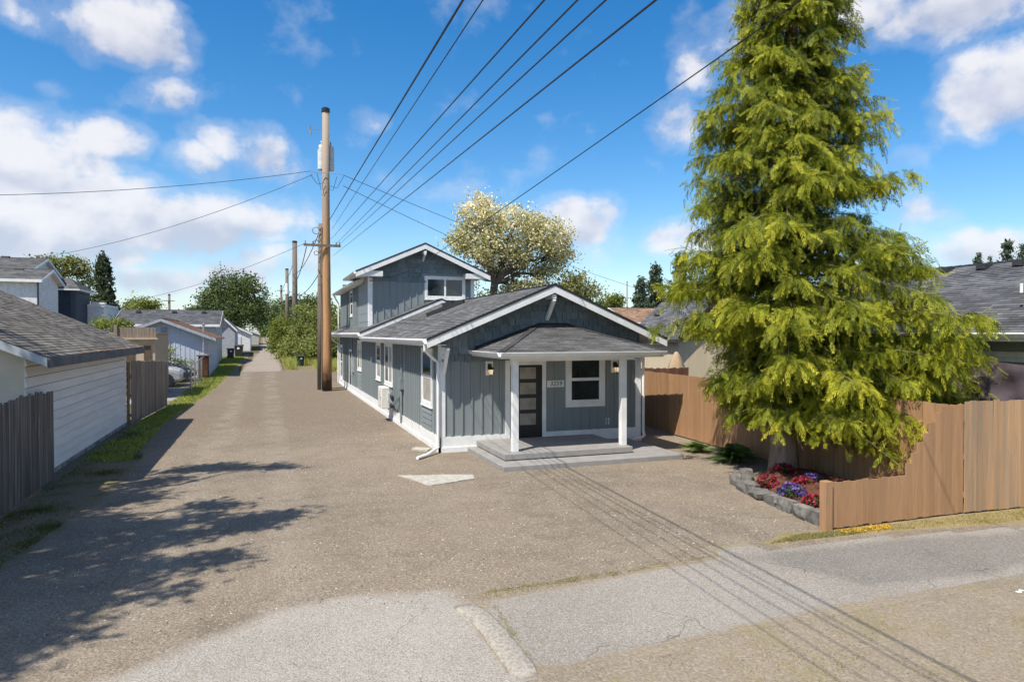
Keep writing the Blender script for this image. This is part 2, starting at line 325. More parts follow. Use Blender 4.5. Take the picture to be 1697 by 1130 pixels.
def sheet(name, poly, mat, off, res=.25, margin=.4, kind='structure', zf=None):
    P = np.array(poly); x0, y0 = P.min(0) - margin; x1, y1 = P.max(0) + margin
    nx = max(2, int((x1 - x0) / res)); ny = max(2, int((y1 - y0) / res))
    xs = np.linspace(x0, x1, nx + 1); ys = np.linspace(y0, y1, ny + 1); XX, YY = np.meshgrid(xs, ys); Q = np.c_[XX.ravel(), YY.ravel()]
    sd = poly_sd(Q, poly); Z = np.array([zg(y) for y in ys]); ZZ = np.repeat(Z, nx + 1) + off - .0012 * np.clip(-sd / margin, 0, 1)
    if zf is not None: ZZ = ZZ + zf(Q, sd)
    i = np.arange(nx * ny); r, c = i // nx, i % nx; a = r * (nx + 1) + c
    F = np.c_[a, a + 1, a + nx + 2, a + nx + 1]; keep = (sd[F] > -margin).all(1); F = F[keep]
    used = np.unique(F); mp = np.full(len(Q), -1); mp[used] = np.arange(len(used)); F = mp[F]
    me = bpy.data.meshes.new(name); me.from_pydata(np.c_[Q, ZZ][used].tolist(), [], F.tolist()); me.materials.append(mat)
    at = me.attributes.new('sd', 'FLOAT', 'POINT'); at.data.foreach_set('value', sd[used].astype(np.float32))
    for p in me.polygons: p.use_smooth = True
    o = bpy.data.objects.new(name, me); col.objects.link(o); o['kind'] = kind; return o
def quads_mesh(name, V, mat, tint, smooth_=False, k=4):
    """V (N,k,3) faces with one tint for each"""
    N = len(V); me = bpy.data.meshes.new(name); me.vertices.add(N * k); me.vertices.foreach_set('co', V.reshape(-1).astype(np.float32))
    me.loops.add(N * k); me.loops.foreach_set('vertex_index', np.arange(N * k, dtype=np.int32))
    me.polygons.add(N); me.polygons.foreach_set('loop_start', np.arange(0, N * k, k, dtype=np.int32)); me.polygons.foreach_set('loop_total', np.full(N, k, np.int32))
    me.update(calc_edges=True); at = me.attributes.new('tint', 'FLOAT', 'POINT'); at.data.foreach_set('value', np.repeat(np.clip(tint, 0, 1), k).astype(np.float32))
    me.materials.append(mat); return me
def unit(a): return a / (np.linalg.norm(a, axis=-1, keepdims=True) + 1e-9)
def leaves(name, P, size, mat, tint, aspect=.6, droop=.0, parent=None):
    N = len(P); d = unit(rng.normal(size=(N, 3)) + np.array([0, 0, -droop])); s = unit(np.cross(d, rng.normal(size=(N, 3)))); nrm = np.cross(d, s)
    L = (size * rng.uniform(.7, 1.3, N))[:, None]; W = L * aspect
    V = np.stack([P - d * L / 2, P + s * W / 2 + nrm * L * .12, P + d * L / 2, P - s * W / 2 + nrm * L * .12], 1)
    o = bpy.data.objects.new(name, quads_mesh(name, V, mat, tint)); return link(o, parent)
def clump_points(lobes, nclump, per, spread, shell=.55):
    """points in clumps near the surface of ellipsoid lobes [(centre, radii)]"""
    vol = np.array([l[1][0] * l[1][1] * l[1][2] for l in lobes]) ** (2 / 3.); pr = vol / vol.sum(); out = []; tn = []; cs = []
    for li in rng.choice(len(lobes), nclump, p=pr):
        c, r = np.array(lobes[li][0]), np.array(lobes[li][1]); d = unit(rng.normal(size=3)); q = c + d * r * (shell + (1 - shell) * rng.random() ** .7) * rng.uniform(.85, 1.12)
        cs.append(q); k = int(per * rng.uniform(.5, 1.4)); out.append(q + rng.normal(size=(k, 3)) * spread * rng.uniform(.6, 1.3) * np.array([1, 1, .75])); tn.append(np.full(k, rng.uniform(.2, .8)))
    P = np.concatenate(out); T = np.concatenate(tn) + rng.normal(size=len(P)) * .16; return P, T, cs

# ---------------------------------------------------------------- the ground
WHITE = pm('white_paint', (.80, .80, .78), (.70, .70, .68), scale=2.5, rough=.55, bump=.08, bscale=30)
BLUE = pm('slate_blue_paint', (.225, .254, .258), (.212, .241, .246), scale=1.6, rough=.6, bump=.15, bscale=25, stretch=(3, 3, .4), rnd=.05)
SHAKE = pm('slate_blue_shake_shaded', (.175, .212, .224), (.130, .160, .172), scale=5, rough=.7, bump=.4, bscale=14, stretch=(4, 4, .5), rnd=.20)  # same paint as the siding, with the gable shade darkened into the colour
GREYPAINT = pm('grey_slab_paint', (.30, .285, .27), (.25, .24, .228), scale=3, rough=.7, bump=.12, bscale=60)
BLACK = pm('black_paint', (.012, .012, .013), (.02, .02, .02), rough=.35, spec=.5)
GLASS = glass_mat('window_glass')
CONC = pm('old_concrete', (.50, .47, .41), (.36, .33, .28), scale=9, rough=.95, bump=.6, bscale=70)
STEEL = pm('galvanised_steel', (.45, .46, .46), (.36, .37, .38), rough=.4, metal=.6, spec=.5)
ROOFG = shingle_mat('grey_shingle', (.145, .143, .140)); ROOFD = shingle_mat('dark_grey_shingle', (.115, .118, .125)); ROOFO = shingle_mat('weathered_shingle', (.165, .148, .128), .45, .3, .16)
ROOFT = shingle_mat('brown_shingle', (.30, .19, .13))
DRIP = pm('dark_drip_edge', (.03, .03, .032), rough=.6)

xs = np.unique(np.r_[np.linspace(-220, -20, 24), np.linspace(-20, 24, 60), np.linspace(24, 260, 24)])
ys = np.unique(np.r_[np.linspace(-60, 0, 10), np.linspace(0, 150, 120), np.linspace(150, 900, 20)])
me = bpy.data.meshes.new('ground'); XX, YY = np.meshgrid(xs, ys); ZZ = np.repeat([zg(y) for y in ys], len(xs)); nx = len(xs) - 1; i = np.arange(nx * (len(ys) - 1)); a = i // nx * (nx + 1) + i % nx
me.from_pydata(np.c_[XX.ravel(), YY.ravel(), ZZ].tolist(), [], np.c_[a, a + 1, a + nx + 2, a + nx + 1].tolist())
me.materials.append(sheet_mat('earth', earth_net, None)); o = bpy.data.objects.new('ground', me); col.objects.link(o); o['kind'] = 'structure'

def dry_net(nt, vec):
    c, h = gravel_net(nt, vec); f = smooth(nt, noise(nt, vec, 1.1, 8, .72), .48, .66); f2 = smooth(nt, noise(nt, vec, 14, 6, .8), .4, .6)
    return mixc(nt, math_n(nt, 'MULTIPLY', f, math_n(nt, 'MULTIPLY', f2, .8)), mixc(nt, .3, c, (.33, .28, .21)), (.25, .215, .095)), h
M_GRAVEL = sheet_mat('gravel', gravel_net, earth_net, .12, .5, 1.5)
M_APRON = sheet_mat('pale_worn_asphalt', lambda nt, v: asphalt_net(nt, v, (.390, .350, .296), (.335, .298, .250), .52), gravel_net, .2, .55, 1.2)
M_WALK = sheet_mat('sidewalk_asphalt', lambda nt, v: asphalt_net(nt, v, (.335, .298, .250), (.285, .252, .210), .48), dry_net, .045, .26, 3.5)
M_PATCH = sheet_mat('grey_asphalt', lambda nt, v: asphalt_net(nt, v, (.238, .212, .182), (.205, .184, .158), .38), lambda nt, v: asphalt_net(nt, v, (.335, .298, .250), (.285, .252, .210), .48), .16, .4, 1.3)
M_ALLEY = sheet_mat('alley_asphalt', lambda nt, v: asphalt_net(nt, v, (.335, .280, .228), (.295, .245, .198), .42), gravel_net, .12, .3, 1.0)
M_DRY = sheet_mat('dry_verge', dry_net, gravel_net, .15, .5, 1.5)
def turf_net(nt, vec):
    f = smooth(nt, noise(nt, vec, 1.3, 8, .7), .48, .66); f2 = smooth(nt, noise(nt, vec, 18, 6, .8), .35, .65)
    c = mixc(nt, f, (.27, .205, .135), (.15, .155, .055)); return mixc(nt, math_n(nt, 'MULTIPLY', f2, .5), c, (.05, .06, .02)), f2
M_TURF = sheet_mat('rough_turf', turf_net, gravel_net, .22, .7, 1.6)
def straw_net(nt, vec):
    f = smooth(nt, noise(nt, vec, 1.7, 8, .7), .42, .60); f2 = smooth(nt, noise(nt, vec, 18, 6, .8), .35, .65)
    c = mixc(nt, f, (.36, .285, .155), (.27, .215, .090)); return mixc(nt, math_n(nt, 'MULTIPLY', f2, .45), c, (.15, .13, .05)), f2
M_STRAW = sheet_mat('straw_verge', straw_net, gravel_net, .1, .35, 2.5)

sheet('gravel_lot', [(-9, -8), (-5.0, 7.5), (-3.4, 11), (-2.9, 16), (-3.0, 20), (-3.5, 27), (-3.3, 33), (-2.7, 45), (-2.3, 57), (1.7, 57), (3.2, 54.5), (14, 52), (14, -8)], M_GRAVEL, .003, .4, .5)
sheet('alley_road', [(-1.75, 56), (1.1, 56), (1.2, 94), (1.3, 200), (-.5, 200), (-.35, 94)], M_ALLEY, .006, .5, .5)
sheet('street_apron', [(-14, -3), (-6, 2.6), (-2.6, 6.4), (-1.3, 7.5), (.1, 8.55), (1.0, 8.75), (2.2, 8.45), (2.3, 7.9), (2.3, -3)], M_APRON, .0055, .25, .5)
sheet('dry_verge', [(2.4, 6.9), (6.4, 7.0), (9.7, 7.0), (22, 6.4), (22, -3), (2.4, -3)], M_DRY, .0055, .25, .4)
sheet('sidewalk', [(2.5, 7.95), (6.35, 8.33), (6.45, 8.75), (7.4, 8.62), (12, 8.1), (22, 7.3), (22, 5.9), (9.7, 6.42), (6.4, 6.42), (2.5, 6.2)], M_WALK, .0080, .2, .3)
sheet('asphalt_patch', [(6.7, 8.3), (9.5, 8.15), (12, 7.75), (22, 6.9), (22, 6.3), (11.5, 6.85), (9.4, 6.55), (7.4, 6.8)], M_PATCH, .0100, .2, .3)
sheet('grass_verge', [(-7.5, 2), (-5.0, 7.6), (-3.5, 10.8), (-3.0, 16), (-3.05, 20), (-3.55, 27), (-3.35, 33), (-2.75, 45), (-2.4, 57), (-1.9, 80), (-5, 80), (-4.4, 45), (-4.6, 33), (-4.6, 10), (-8, 2)], M_TURF, .0055, .3, .5)
sheet('fence_verge', [(7.3, 8.65), (8.0, 9.05), (8.75, 8.95), (12, 8.9), (22, 8.6), (22, 7.6), (12, 8.22), (9.5, 8.55)], M_STRAW, .0115, .15, .3)
sheet('alley_verge', [(1.4, 57), (3.0, 54.8), (9, 54), (9, 100), (1.4, 100)], M_TURF, .0055, .5, .5)
sheet('parking_pad', [(-12, 36.2), (-4.5, 36.2), (-3.6, 42.6), (-4.6, 44.2), (-12, 44.2)], sheet_mat('pad_concrete', lambda nt, v: asphalt_net(nt, v, (.34, .32, .29), (.29, .27, .25), .45), turf_net, .1, .2, 2), .013, .4, .3)

def pebble_scatter(name, n, region, label):
    ico = [(0, 0, 1), (.9, 0, 0), (0, .9, 0), (-.9, 0, 0), (0, -.9, 0)]; tri = [(0, 1, 2), (0, 2, 3), (0, 3, 4), (0, 4, 1)]
    P = []
    while len(P) < n:
        y = 6.5 + 22 * rng.random() ** 1.8; x = rng.uniform(-3, 12)
        if region(x, y): P.append((x, y))
    P = np.array(P); s = (.005 + .014 * rng.random(n) ** 4)[:, None, None]; base = np.array(ico)[np.array(tri)]            # 4,3,3
    th = rng.random(n) * 6.28; c, q = np.cos(th), np.sin(th); sx = rng.uniform(.7, 1.5, n)
    V = np.repeat(base[None], n, 0); vx = V[..., 0] * sx[:, None, None]; vy = V[..., 1]; V = np.stack([vx * c[:, None, None] - vy * q[:, None, None], vx * q[:, None, None] + vy * c[:, None, None], V[..., 2] * .8], -1) * s[..., None]
    V = V + np.c_[P, np.full(n, .006)][:, None, None, :]
    t = np.repeat(rng.random(n), 4); m = leaf_mat('loose_stone', (.10, .085, .065), (.27, .23, .18), (.56, .51, .44), 0.0, .9)
    o = bpy.data.objects.new(name, quads_mesh(name, V.reshape(-1, 3, 3), m, t, k=3)); col.objects.link(o); tag(o, label, 'gravel', kind='stuff')
pebble_scatter('loose_gravel', 13000, lambda x, y: not (4.3 < x < 11.2 and 15.2 < y) and not (x > 8.6 and y < 12.5) and x < 11.8 and not (x > 2.4 and y < 8.5) and not (x < 2.3 and y < 8.2), 'loose pale pebbles strewn over the brown gravel yard')

# painted grey slab pieces, curb and broken concrete lying on the ground
mb = MB(); n = 16
prof = [(-.14, 0), (-.135, .022), (-.11, .036), (.0, .042), (.11, .036), (.135, .025), (.14, 0)]
for k in range(n + 1):
    t = k / n; y = 6.08 + 1.86 * t; w = 1 if 0 < k < n else .8; jx = random.uniform(-.012, .012) - .12 * max(0, t - .7) / .3
    for p in prof: mb.v.append((2.36 + jx + p[0] * w + random.uniform(-.006, .006), y, .004 + p[1] * (1 if 0 < k < n else .55)))
m_ = len(prof)
for k in range(n):
    for j in range(m_ - 1): mb.f.append((k * m_ + j, k * m_ + j + 1, (k + 1) * m_ + j + 1, (k + 1) * m_ + j))
mb.f += [tuple(range(m_)), tuple(range(n * m_, n * m_ + m_))]
CURB = pm('curb_concrete', (.39, .35, .295), (.27, .24, .20), scale=22, rough=.95, bump=.8, bscale=60, lo=.42, hi=.6)
tag(mb.build('curb_block', CURB, smooth=True), 'worn pale concrete curb block at the near end of the sidewalk', 'curb')
def slab_poly(name, pts, h, mat, label, cat, n=5):
    P = []
    for i in range(len(pts)):
        a, b = Vector(pts[i]), Vector(pts[(i + 1) % len(pts)])
        for k in range(n): P.append(a.lerp(b, k / n) + Vector((random.uniform(-.025, .025), random.uniform(-.025, .025))))
    return tag(bevel(MB().prism([(p.x, p.y, 0.0) for p in P], (0, 0, h)).build(name, mat), .008), label, cat)
slab_poly('broken_concrete', [(2.86, 15.75), (4.55, 15.25), (4.45, 14.85), (3.35, 14.45)], .03, CONC, 'flat broken piece of pale concrete sunk in the gravel before the house', 'concrete')
slab_poly('paper_scrap', [(9.02, 6.0), (9.14, 6.04), (9.13, 5.98), (9.03, 5.95)], .016, WHITE, 'small white scrap of litter on the dry ground by the sidewalk', 'litter', 2)

# grass
G_NEAR = leaf_mat('grass_blade', (.10, .10, .035), (.16, .165, .05), (.36, .29, .14), .3, .7)
G_FAR = leaf_mat('sunny_grass_blade', (.14, .20, .03), (.32, .37, .07), (.55, .50, .17), .35, .7)
G_STRAW = leaf_mat('straw_blade', (.16, .17, .05), (.33, .28, .11), (.48, .38, .18), .3, .7)
def grass(name, label, pts, h, mat, tint, wid=.012, lean=.6):
    n = len(pts); P = np.array(pts); H = h * rng.uniform(.4, 1.2, n); th = rng.random(n) * 6.28; dx = np.c_[np.cos(th), np.sin(th), np.zeros(n)] * wid
    tip = np.c_[rng.normal(size=(n, 2)) * (H * lean * .5)[:, None], H]; V = np.stack([P - dx, P + dx, P + tip], 1)
    o = bpy.data.objects.new(name, quads_mesh(name, V, mat, tint, k=3)); col.objects.link(o); return tag(o, label, 'grass', kind='stuff')
def fill(poly, n, clump=0):
    P = np.array(poly); lo, hi = P.min(0), P.max(0); out = np.zeros((0, 2))
    cc = rng.uniform(lo, hi, (max(1, clump), 2)) if clump else None
    while len(out) < n:
        Q = rng.uniform(lo, hi, (n, 2)) if not clump else cc[rng.integers(0, clump, n)] + rng.normal(size=(n, 2)) * rng.uniform(.05, .35, (n, 1))
        out = np.r_[out, Q[poly_sd(Q, poly) > 0]]
    out = out[:n]; return np.c_[out, np.array([zg(y) for y in out[:, 1]])]
VERGE = [(-5.4, 7.2), (-3.6, 10.8), (-3.1, 16), (-3.1, 20), (-3.6, 27), (-3.45, 33), (-4.4, 33), (-4.4, 10), (-6, 7.2)]
p = fill(VERGE, 12000, 60); grass('verge_grass', 'patchy short grass along the foot of the left fence and garage', p, .07, G_NEAR, rng.uniform(0, .6, len(p)) + .35 * (np.sin(p[:, 1] * 1.7) > .3) * rng.random(len(p)), .008, 1.2)
p = np.r_[fill([(-4.5, 20), (-3.3, 20), (-3.5, 27), (-3.4, 33), (-4.2, 33)], 7000, 70), fill([(-4.2, 31), (-3.4, 31), (-2.8, 45), (-2.4, 58), (-2.0, 78), (-4.6, 78), (-4.3, 45)], 22000)]; grass('lane_grass', 'sunlit green grass strip beside the chain link fence', p, .12, G_FAR, rng.uniform(0, .8, len(p)), .02, 1)
p = fill([(1.5, 58), (3.2, 55.2), (8.5, 54.8), (8.5, 76), (1.3, 82)], 26000); p = p[~((abs(p[:, 0] - 3.05) < .8) & (p[:, 1] < 62.2))]; grass('tall_grass', 'tall yellow green grass growing right of the alley', p, .70, G_FAR, rng.uniform(.35, 1, len(p)), .03, .8)
p = np.r_[fill([(7.4, 8.68), (8.7, 8.85), (12, 8.82), (18, 8.6), (18, 7.95), (12, 8.3), (9.5, 8.6)], 9000, 160), fill([(7.4, 8.66), (8.2, 8.9), (9.6, 8.72), (9.2, 8.6)], 2500)]
tt = rng.uniform(.35, .95, len(p)); tt[-2500:] = rng.uniform(0, .5, 2500); grass('fence_foot_grass', 'dry straw coloured grass at the foot of the street fence', p, .06, G_STRAW, tt, .006, 1.4)
p = np.r_[fill([(2.5, 6.1), (9.7, 6.3), (14, 6), (14, 4), (2.5, 4)], 5500, 190), fill([(2.5, 8.05), (6.3, 8.45), (6.3, 8.52), (2.5, 8.3)], 1500, 26), fill([(2.5, 6.1), (2.62, 7.8), (2.56, 7.8), (2.44, 6.1)], 260, 6)]
grass('sparse_grass', 'sparse yellowing tufts along the sidewalk edges', p, .035, G_STRAW, rng.uniform(0, .8, len(p)), .005, 1.6)

# ---------------------------------------------------------------- building parts
def roof_slope(mb, e0, e1, r1, r0, course=.14, step=.010, uv=None):
    """shingle courses from eave e0-e1 up to ridge r0-r1, as a sawtooth; records uv for each face"""
    e0, e1, r1, r0 = map(Vector, (e0, e1, r1, r0)); sl = max((r0 - e0).length, (r1 - e1).length); n = max(2, round(sl / course)); nrm = (e1 - e0).cross(r0 - e0).normalized()
    if nrm.length < .5: nrm = (e1 - e0).cross(r1 - e0).normalized()
    if nrm.z < 0: nrm = -nrm
    ax = (e1 - e0).normalized()
    for k in range(n):
        t0, t1 = k / n, (k + 1) / n; a, b, c, d = e0.lerp(r0, t0), e1.lerp(r1, t0), e1.lerp(r1, t1), e0.lerp(r0, t1)
        a2, b2 = a + nrm * step, b + nrm * step; i = len(mb.f); mb.add([a2, b2, c, d], [(0, 1, 2, 3)]); v0 = k * course
        mb.uv[i] = [((a - e0).dot(ax), v0 + .004), ((b - e0).dot(ax), v0 + .004), ((c - e0).dot(ax), v0 + course - .004), ((d - e0).dot(ax), v0 + course - .004)]
        i = len(mb.f); mb.add([a, b, b2, a2], [(0, 1, 2, 3)]); mb.uv[i] = [(0, v0)] * 4
    return mb
def roof_build(mb, name, mat, parent):
    me = mb.mesh(name, mat, recalc=False); l = me.uv_layers.new(name='UVMap')
    for pi, p in enumerate(me.polygons):
        u = mb.uv.get(pi)
        for j, li in enumerate(p.loop_indices): l.data[li].uv = u[j] if u else (0, 0)
    return link(bpy.data.objects.new(name, me), parent)
def gable_roof(parent, xl, xr, y0, y1, xr_, zr, slope, mat, trim, th=.10, ridge_cap=True, name='roof', axis='x', zcut=None):
    """ridge along Y at x=xr_, height zr; eaves at xl and xr. axis 'y' swaps the roles of x and y"""
    T = (lambda x, y, z: (x, y, z)) if axis == 'x' else (lambda x, y, z: (y, x, z))
    zl, zrr = zr - slope * (xr_ - xl), zr - slope * (xr - xr_)
    mb = MB(); roof_slope(mb, T(xl, y0, zl), T(xl, y1, zl), T(xr_, y1, zr), T(xr_, y0, zr)); roof_slope(mb, T(xr, y0, zrr), T(xr, y1, zrr), T(xr_, y1, zr), T(xr_, y0, zr))
    r = roof_build(mb, name, mat, parent)
    d = MB(); e = .004
    for a, za in ((xl, zl), (xr, zrr)):
        d.prism([T(a, y0 + .01, za - e), T(xr_, y0 + .01, zr - e), T(xr_, y0 + .01, zr - th), T(a, y0 + .01, za - th)], Vector(T(0, y1 - y0 - .02, 0)))
    d.build('roof_deck', trim, r)
    if ridge_cap:
        c = MB(); n = int((y1 - y0) / .3)
        for k in range(n):
            ya, yb = y0 + (y1 - y0) * k / n, y0 + (y1 - y0) * (k + 1) / n
            for s in (-1, 1):
                w = .13
                c.add([T(xr_, ya, zr + .022), T(xr_, yb, zr + .012), T(xr_ + s * w, yb, zr + .010 - slope * w), T(xr_ + s * w, ya, zr + .020 - slope * w)], [(0, 1, 2, 3)])
        c.build('ridge_cap', DRIP if mat is not ROOFO else mat, r)
    return r
def window(parent, W, u0, u1, z0, z1, mode='single', trim=.09, sill=True, m_trim=None, blind=False):
    """casing outside u0..u1 x z0..z1, sash frame and panes set in it"""
    m_trim = m_trim or WHITE
    c = MB(); t = trim
    W.box(c, u0, u0 + t, z0, z1, .0, .035); W.box(c, u1 - t, u1, z0, z1, .0, .035); W.box(c, u0 + t, u1 - t, z1 - t, z1, .0, .033); W.box(c, u0 + t, u1 - t, z0, z0 + t * 1.1, .0, .038)
    w = c.build('window', m_trim, parent)
    a0, a1, b0, b1 = u0 + t, u1 - t, z0 + t * 1.1, z1 - t; f = .045; fr = MB()
    cells = []
    if mode == 'hung': m = (b0 + b1) / 2; cells = [(a0, a1, b0, m, .0), (a0, a1, m, b1, .010)]
    elif mode == 'slider': m = (a0 + a1) / 2; cells = [(a0, m, b0, b1, .0), (m, a1, b0, b1, .010)]
    else: cells = [(a0, a1, b0, b1, .0)]
    for (x0, x1, y0, y1, dn) in cells:
        W.box(fr, x0, x0 + f, y0, y1, .003, .018 + dn); W.box(fr, x1 - f, x1, y0, y1, .003, .018 + dn); W.box(fr, x0 + f, x1 - f, y0, y0 + f, .003, .017 + dn); W.box(fr, x0 + f, x1 - f, y1 - f, y1, .003, .017 + dn)
    fr.build('frame', m_trim, w)
    for (x0, x1, y0, y1, dn) in cells: W.box(MB(), x0 + f, x1 - f, y0 + f, y1 - f, .004, .008 + dn).build('pane', pm('blind_glass', (.40, .39, .36), (.32, .31, .29), scale=2, rough=.12, spec=.7) if blind and dn == 0 else GLASS, w)
    if sill: W.box(MB(), u0 - .02, u1 + .02, z0 - .03, z0 - .001, .0, .06).build('sill', m_trim, w)
    return w
def gutter(parent, xw, y0, y1, z, side=-1, mat=None, name='gutter'):
    """K-style gutter along Y hung outside x=xw"""
    s = side; pr = [(0, 0), (0, -.11), (s * .07, -.11), (s * .10, -.06), (s * .125, -.02), (s * .125, 0.0), (s * .112, 0.0), (s * .112, -.02), (s * .065, -.098), (s * .01, -.098), (s * .01, 0)]
    return MB().prism([(xw + a, y0, z + b) for a, b in pr], (0, y1 - y0, 0)).build(name, mat or WHITE, parent)

# ---------------------------------------------------------------- the slate blue house
H = thing('house', 'long slate blue house with white trim, grey shingle roofs and small front porch', 'house', (7.7, 18.5, 0))
XL, XR, YF, YB = 4.56, 10.86, 18.5, 46.0
RX, RZ, SL = 7.75, 4.72, .42
WF = Wall((0, YF, 0), (1, 0, 0), (0, -1, 0)); WL = Wall((XL, 0, 0), (0, 1, 0), (-1, 0, 0))
roofz = lambda x: RZ - SL * abs(x - RX) - .12
fw = WF.poly(MB(), [(XL, .05), (XR, .05), (XR, roofz(XR)), (RX, roofz(RX)), (XL, roofz(XL))], -.15, 0).build('front_wall', BLUE, H)
lw = WL.box(MB(), YF + .15, YB, .05, 3.3, -.15, 0).build('left_wall', BLUE, H)
MB().box(XR - .15, XR, YF + .15, YB, .05, 3.3).build('right_wall', BLUE, H)
MB().box(XL + .15, XR - .15, YB - .15, YB - .002, .05, 5.0).build('rear_wall', BLUE, H)
# white skirt and foundation
s = MB(); WF.box(s, XL - .03, 6.46, .14, .43, 0, .035); WF.box(s, 7.72, XR + .03, .14, .43, 0, .035); s.build('skirt_board', WHITE, H)
WL.box(MB(), YF - .035, YB, .14, .43, 0, .035).build('skirt_board', WHITE, H)
WF.box(MB(), XL - .06, XR + .05, -.1, .139, 0.001, .07).build('foundation', WHITE, H)
WL.box(MB(), YF - .07, YB, -.1, .139, 0.001, .06).build('foundation', WHITE, H)
# battens, one by one
def battens(parent, W, u0, u1, z0, ztop, gaps, step=.285, w=.055, th=.038):
    me = {}
    u = u0
    while u < u1:
        segs = [(z0, ztop(u) if callable(ztop) else ztop)]
        for (g0, g1, h0, h1) in gaps:
            if g0 - w < u < g1 + w:
                ns = []
                for (a, b) in segs:
                    if h1 <= a or h0 >= b: ns.append((a, b)); continue
                    if h0 > a: ns.append((a, h0))
                    if h1 < b: ns.append((h1, b))
                segs = ns
        for (a, b) in segs:
            if b - a < .06: continue
            W.box(MB(), u - w / 2, u + w / 2, a, b, -.002, th).build('batten', BLUE, parent)
        u += step
SHZ = 2.52
battens(fw, WF, XL + .33, XR - .2, .43, SHZ, [(6.46, 7.72, 0, 3), (8.36, 9.66, 1.1, 2.75), (5.86, 6.10, 2.12, 2.52), (9.86, 10.10, 2.12, 2.52), (7.72, 8.36, 1.66, 2.0)])
LWIN = [(19.45, 20.85, 1.15, 2.88), (26.05, 27.85, 1.28, 2.95), (28.85, 30.1, 1.33, 2.93), (34.9, 36.5, 1.42, 2.98), (44.0, 45.3, .45, 2.6), (39.0, 40.1, .2, 2.35)]
battens(lw, WL, YF + .35, YB - .2, .43, 3.12, LWIN + [(19.4, 20.9, .43, 1.12), (26, 27.9, .43, 1.2), (34.9, 36.5, .43, 1.4), (23.8, 24.15, .5, 3.2)], step=.29)
for (a, b, c, d), md in zip(LWIN[:4], ('hung', 'slider', 'hung', 'slider')):
    window(H, WL, a, b, c, d, md, trim=.10, blind=True)
for (a, b, top, n) in ((19.5, 20.8, 1.1, 4), (26.1, 27.8, 1.2, 4), (35.0, 36.4, 1.34, 4)):       # lapped infill boards under the windows
    for k in range(n):
        z0 = .44 + (top - .44) * k / n; z1 = .44 + (top - .44) * (k + 1) / n
        mb = MB(); mb.add([WL.p(a, z0, .0), WL.p(b, z0, .0), WL.p(b, z0, .028), WL.p(a, z0, .028), WL.p(a, z1 - .006, 0), WL.p(b, z1 - .006, 0), WL.p(b, z1 - .006, .010), WL.p(a, z1 - .006, .010)],
                          [(0, 3, 2, 1), (4, 5, 6, 7), (0, 1, 5, 4), (1, 2, 6, 5), (2, 3, 7, 6), (3, 0, 4, 7)]); mb.build('lap_board', BLUE, lw)
# side door and far glazed door on the left wall
d = WL.box(MB(), 39.05, 40.05, .16, 2.3, .0, .03).build('side_door', pm('side_door_paint', (.05, .06, .07), rough=.5), H)
dt = MB(); WL.box(dt, 38.93, 39.05, .16, 2.42, 0, .04); WL.box(dt, 40.05, 40.17, .16, 2.42, 0, .04); WL.box(dt, 39.05, 40.05, 2.3, 2.42, 0, .039); dt.build('casing', WHITE, d)
MB().tube([WL.p(39.12, 1.05, .03), WL.p(39.12, 1.05, .09)], .03, 8).build('handle', STEEL, d)
window(H, WL, 44.0, 45.3, .45, 2.6, 'hung', trim=.1)
# corner boards
cb = MB(); WF.box(cb, XL - .03, XL + .13, .43, 2.95, .0, .04); WL.box(cb, YF - .035, YF + .14, .43, 3.1, .0, .04); cb.build('corner_board', WHITE, H)
cb = MB(); WF.box(cb, XR - .15, XR + .03, .43, 2.95, .0, .04); cb.build('corner_board', WHITE, H)
cb = MB(); WL.box(cb, YB - .16, YB + .02, .43, 3.1, .0, .04); cb.build('corner_board', WHITE, H)

# shakes, one by one
def shakes(parent, W, u0, u1, z0, ztop, course, wmin, wmax, mat, lo=lambda u: -9, gaps=()):
    shared = MB(); shared.add([(-.5, 0, 0), (.5, 0, 0), (.5, .04, 0), (-.5, .04, 0), (-.5, 0, 1), (.5, 0, 1), (.5, .006, 1), (-.5, .006, 1)],
                              [(0, 3, 2, 1), (4, 5, 6, 7), (0, 1, 5, 4), (1, 2, 6, 5), (2, 3, 7, 6), (3, 0, 4, 7)])
    me = shared.mesh('shake', mat); z = z0; row = 0
    M = Matrix((W.U, W.N, Vector((0, 0, 1)))).transposed().to_4x4(); pr = Vector((0, 0, 0)); p = parent
    while p: pr += p.location; p = p.parent
    while True:
        top = z + course * 1.08; u = u0 + random.uniform(-.1, 0); any_ = False
        while u < u1:
            w = random.uniform(wmin, wmax); a, b = max(u, u0), min(u + w, u1); u += w
            if b - a < .05: continue
            lim = min(ztop(a), ztop(b), max(top, 0)); zz = z + random.uniform(-.014, .014)
            if any(g0 < (a + b) / 2 < g1 and h0 < zz + .05 < h1 for g0, g1, h0, h1 in gaps): continue
            if lim - zz < .03: 
                if max(ztop(a), ztop(b)) - zz > .05: lim = max(ztop(a), ztop(b)) - .02
                else: continue
            o = bpy.data.objects.new('shake', me); col.objects.link(o); o.parent = parent; any_ = True
            o.matrix_local = Matrix.Translation(W.p((a + b) / 2, zz, random.uniform(.0, .004)) - pr) @ M @ Matrix.Diagonal((b - a - .016, random.uniform(.8, 1.3), lim - zz, 1))
        z += course; row += 1
        if not any_ or row > 40: break
shakes(fw, WF, XL + .02, XR - .02, SHZ, lambda x: roofz(x) + .03, .205, .17, .34, SHAKE, gaps=[(5.86, 6.1, 2.1, 2.52)])

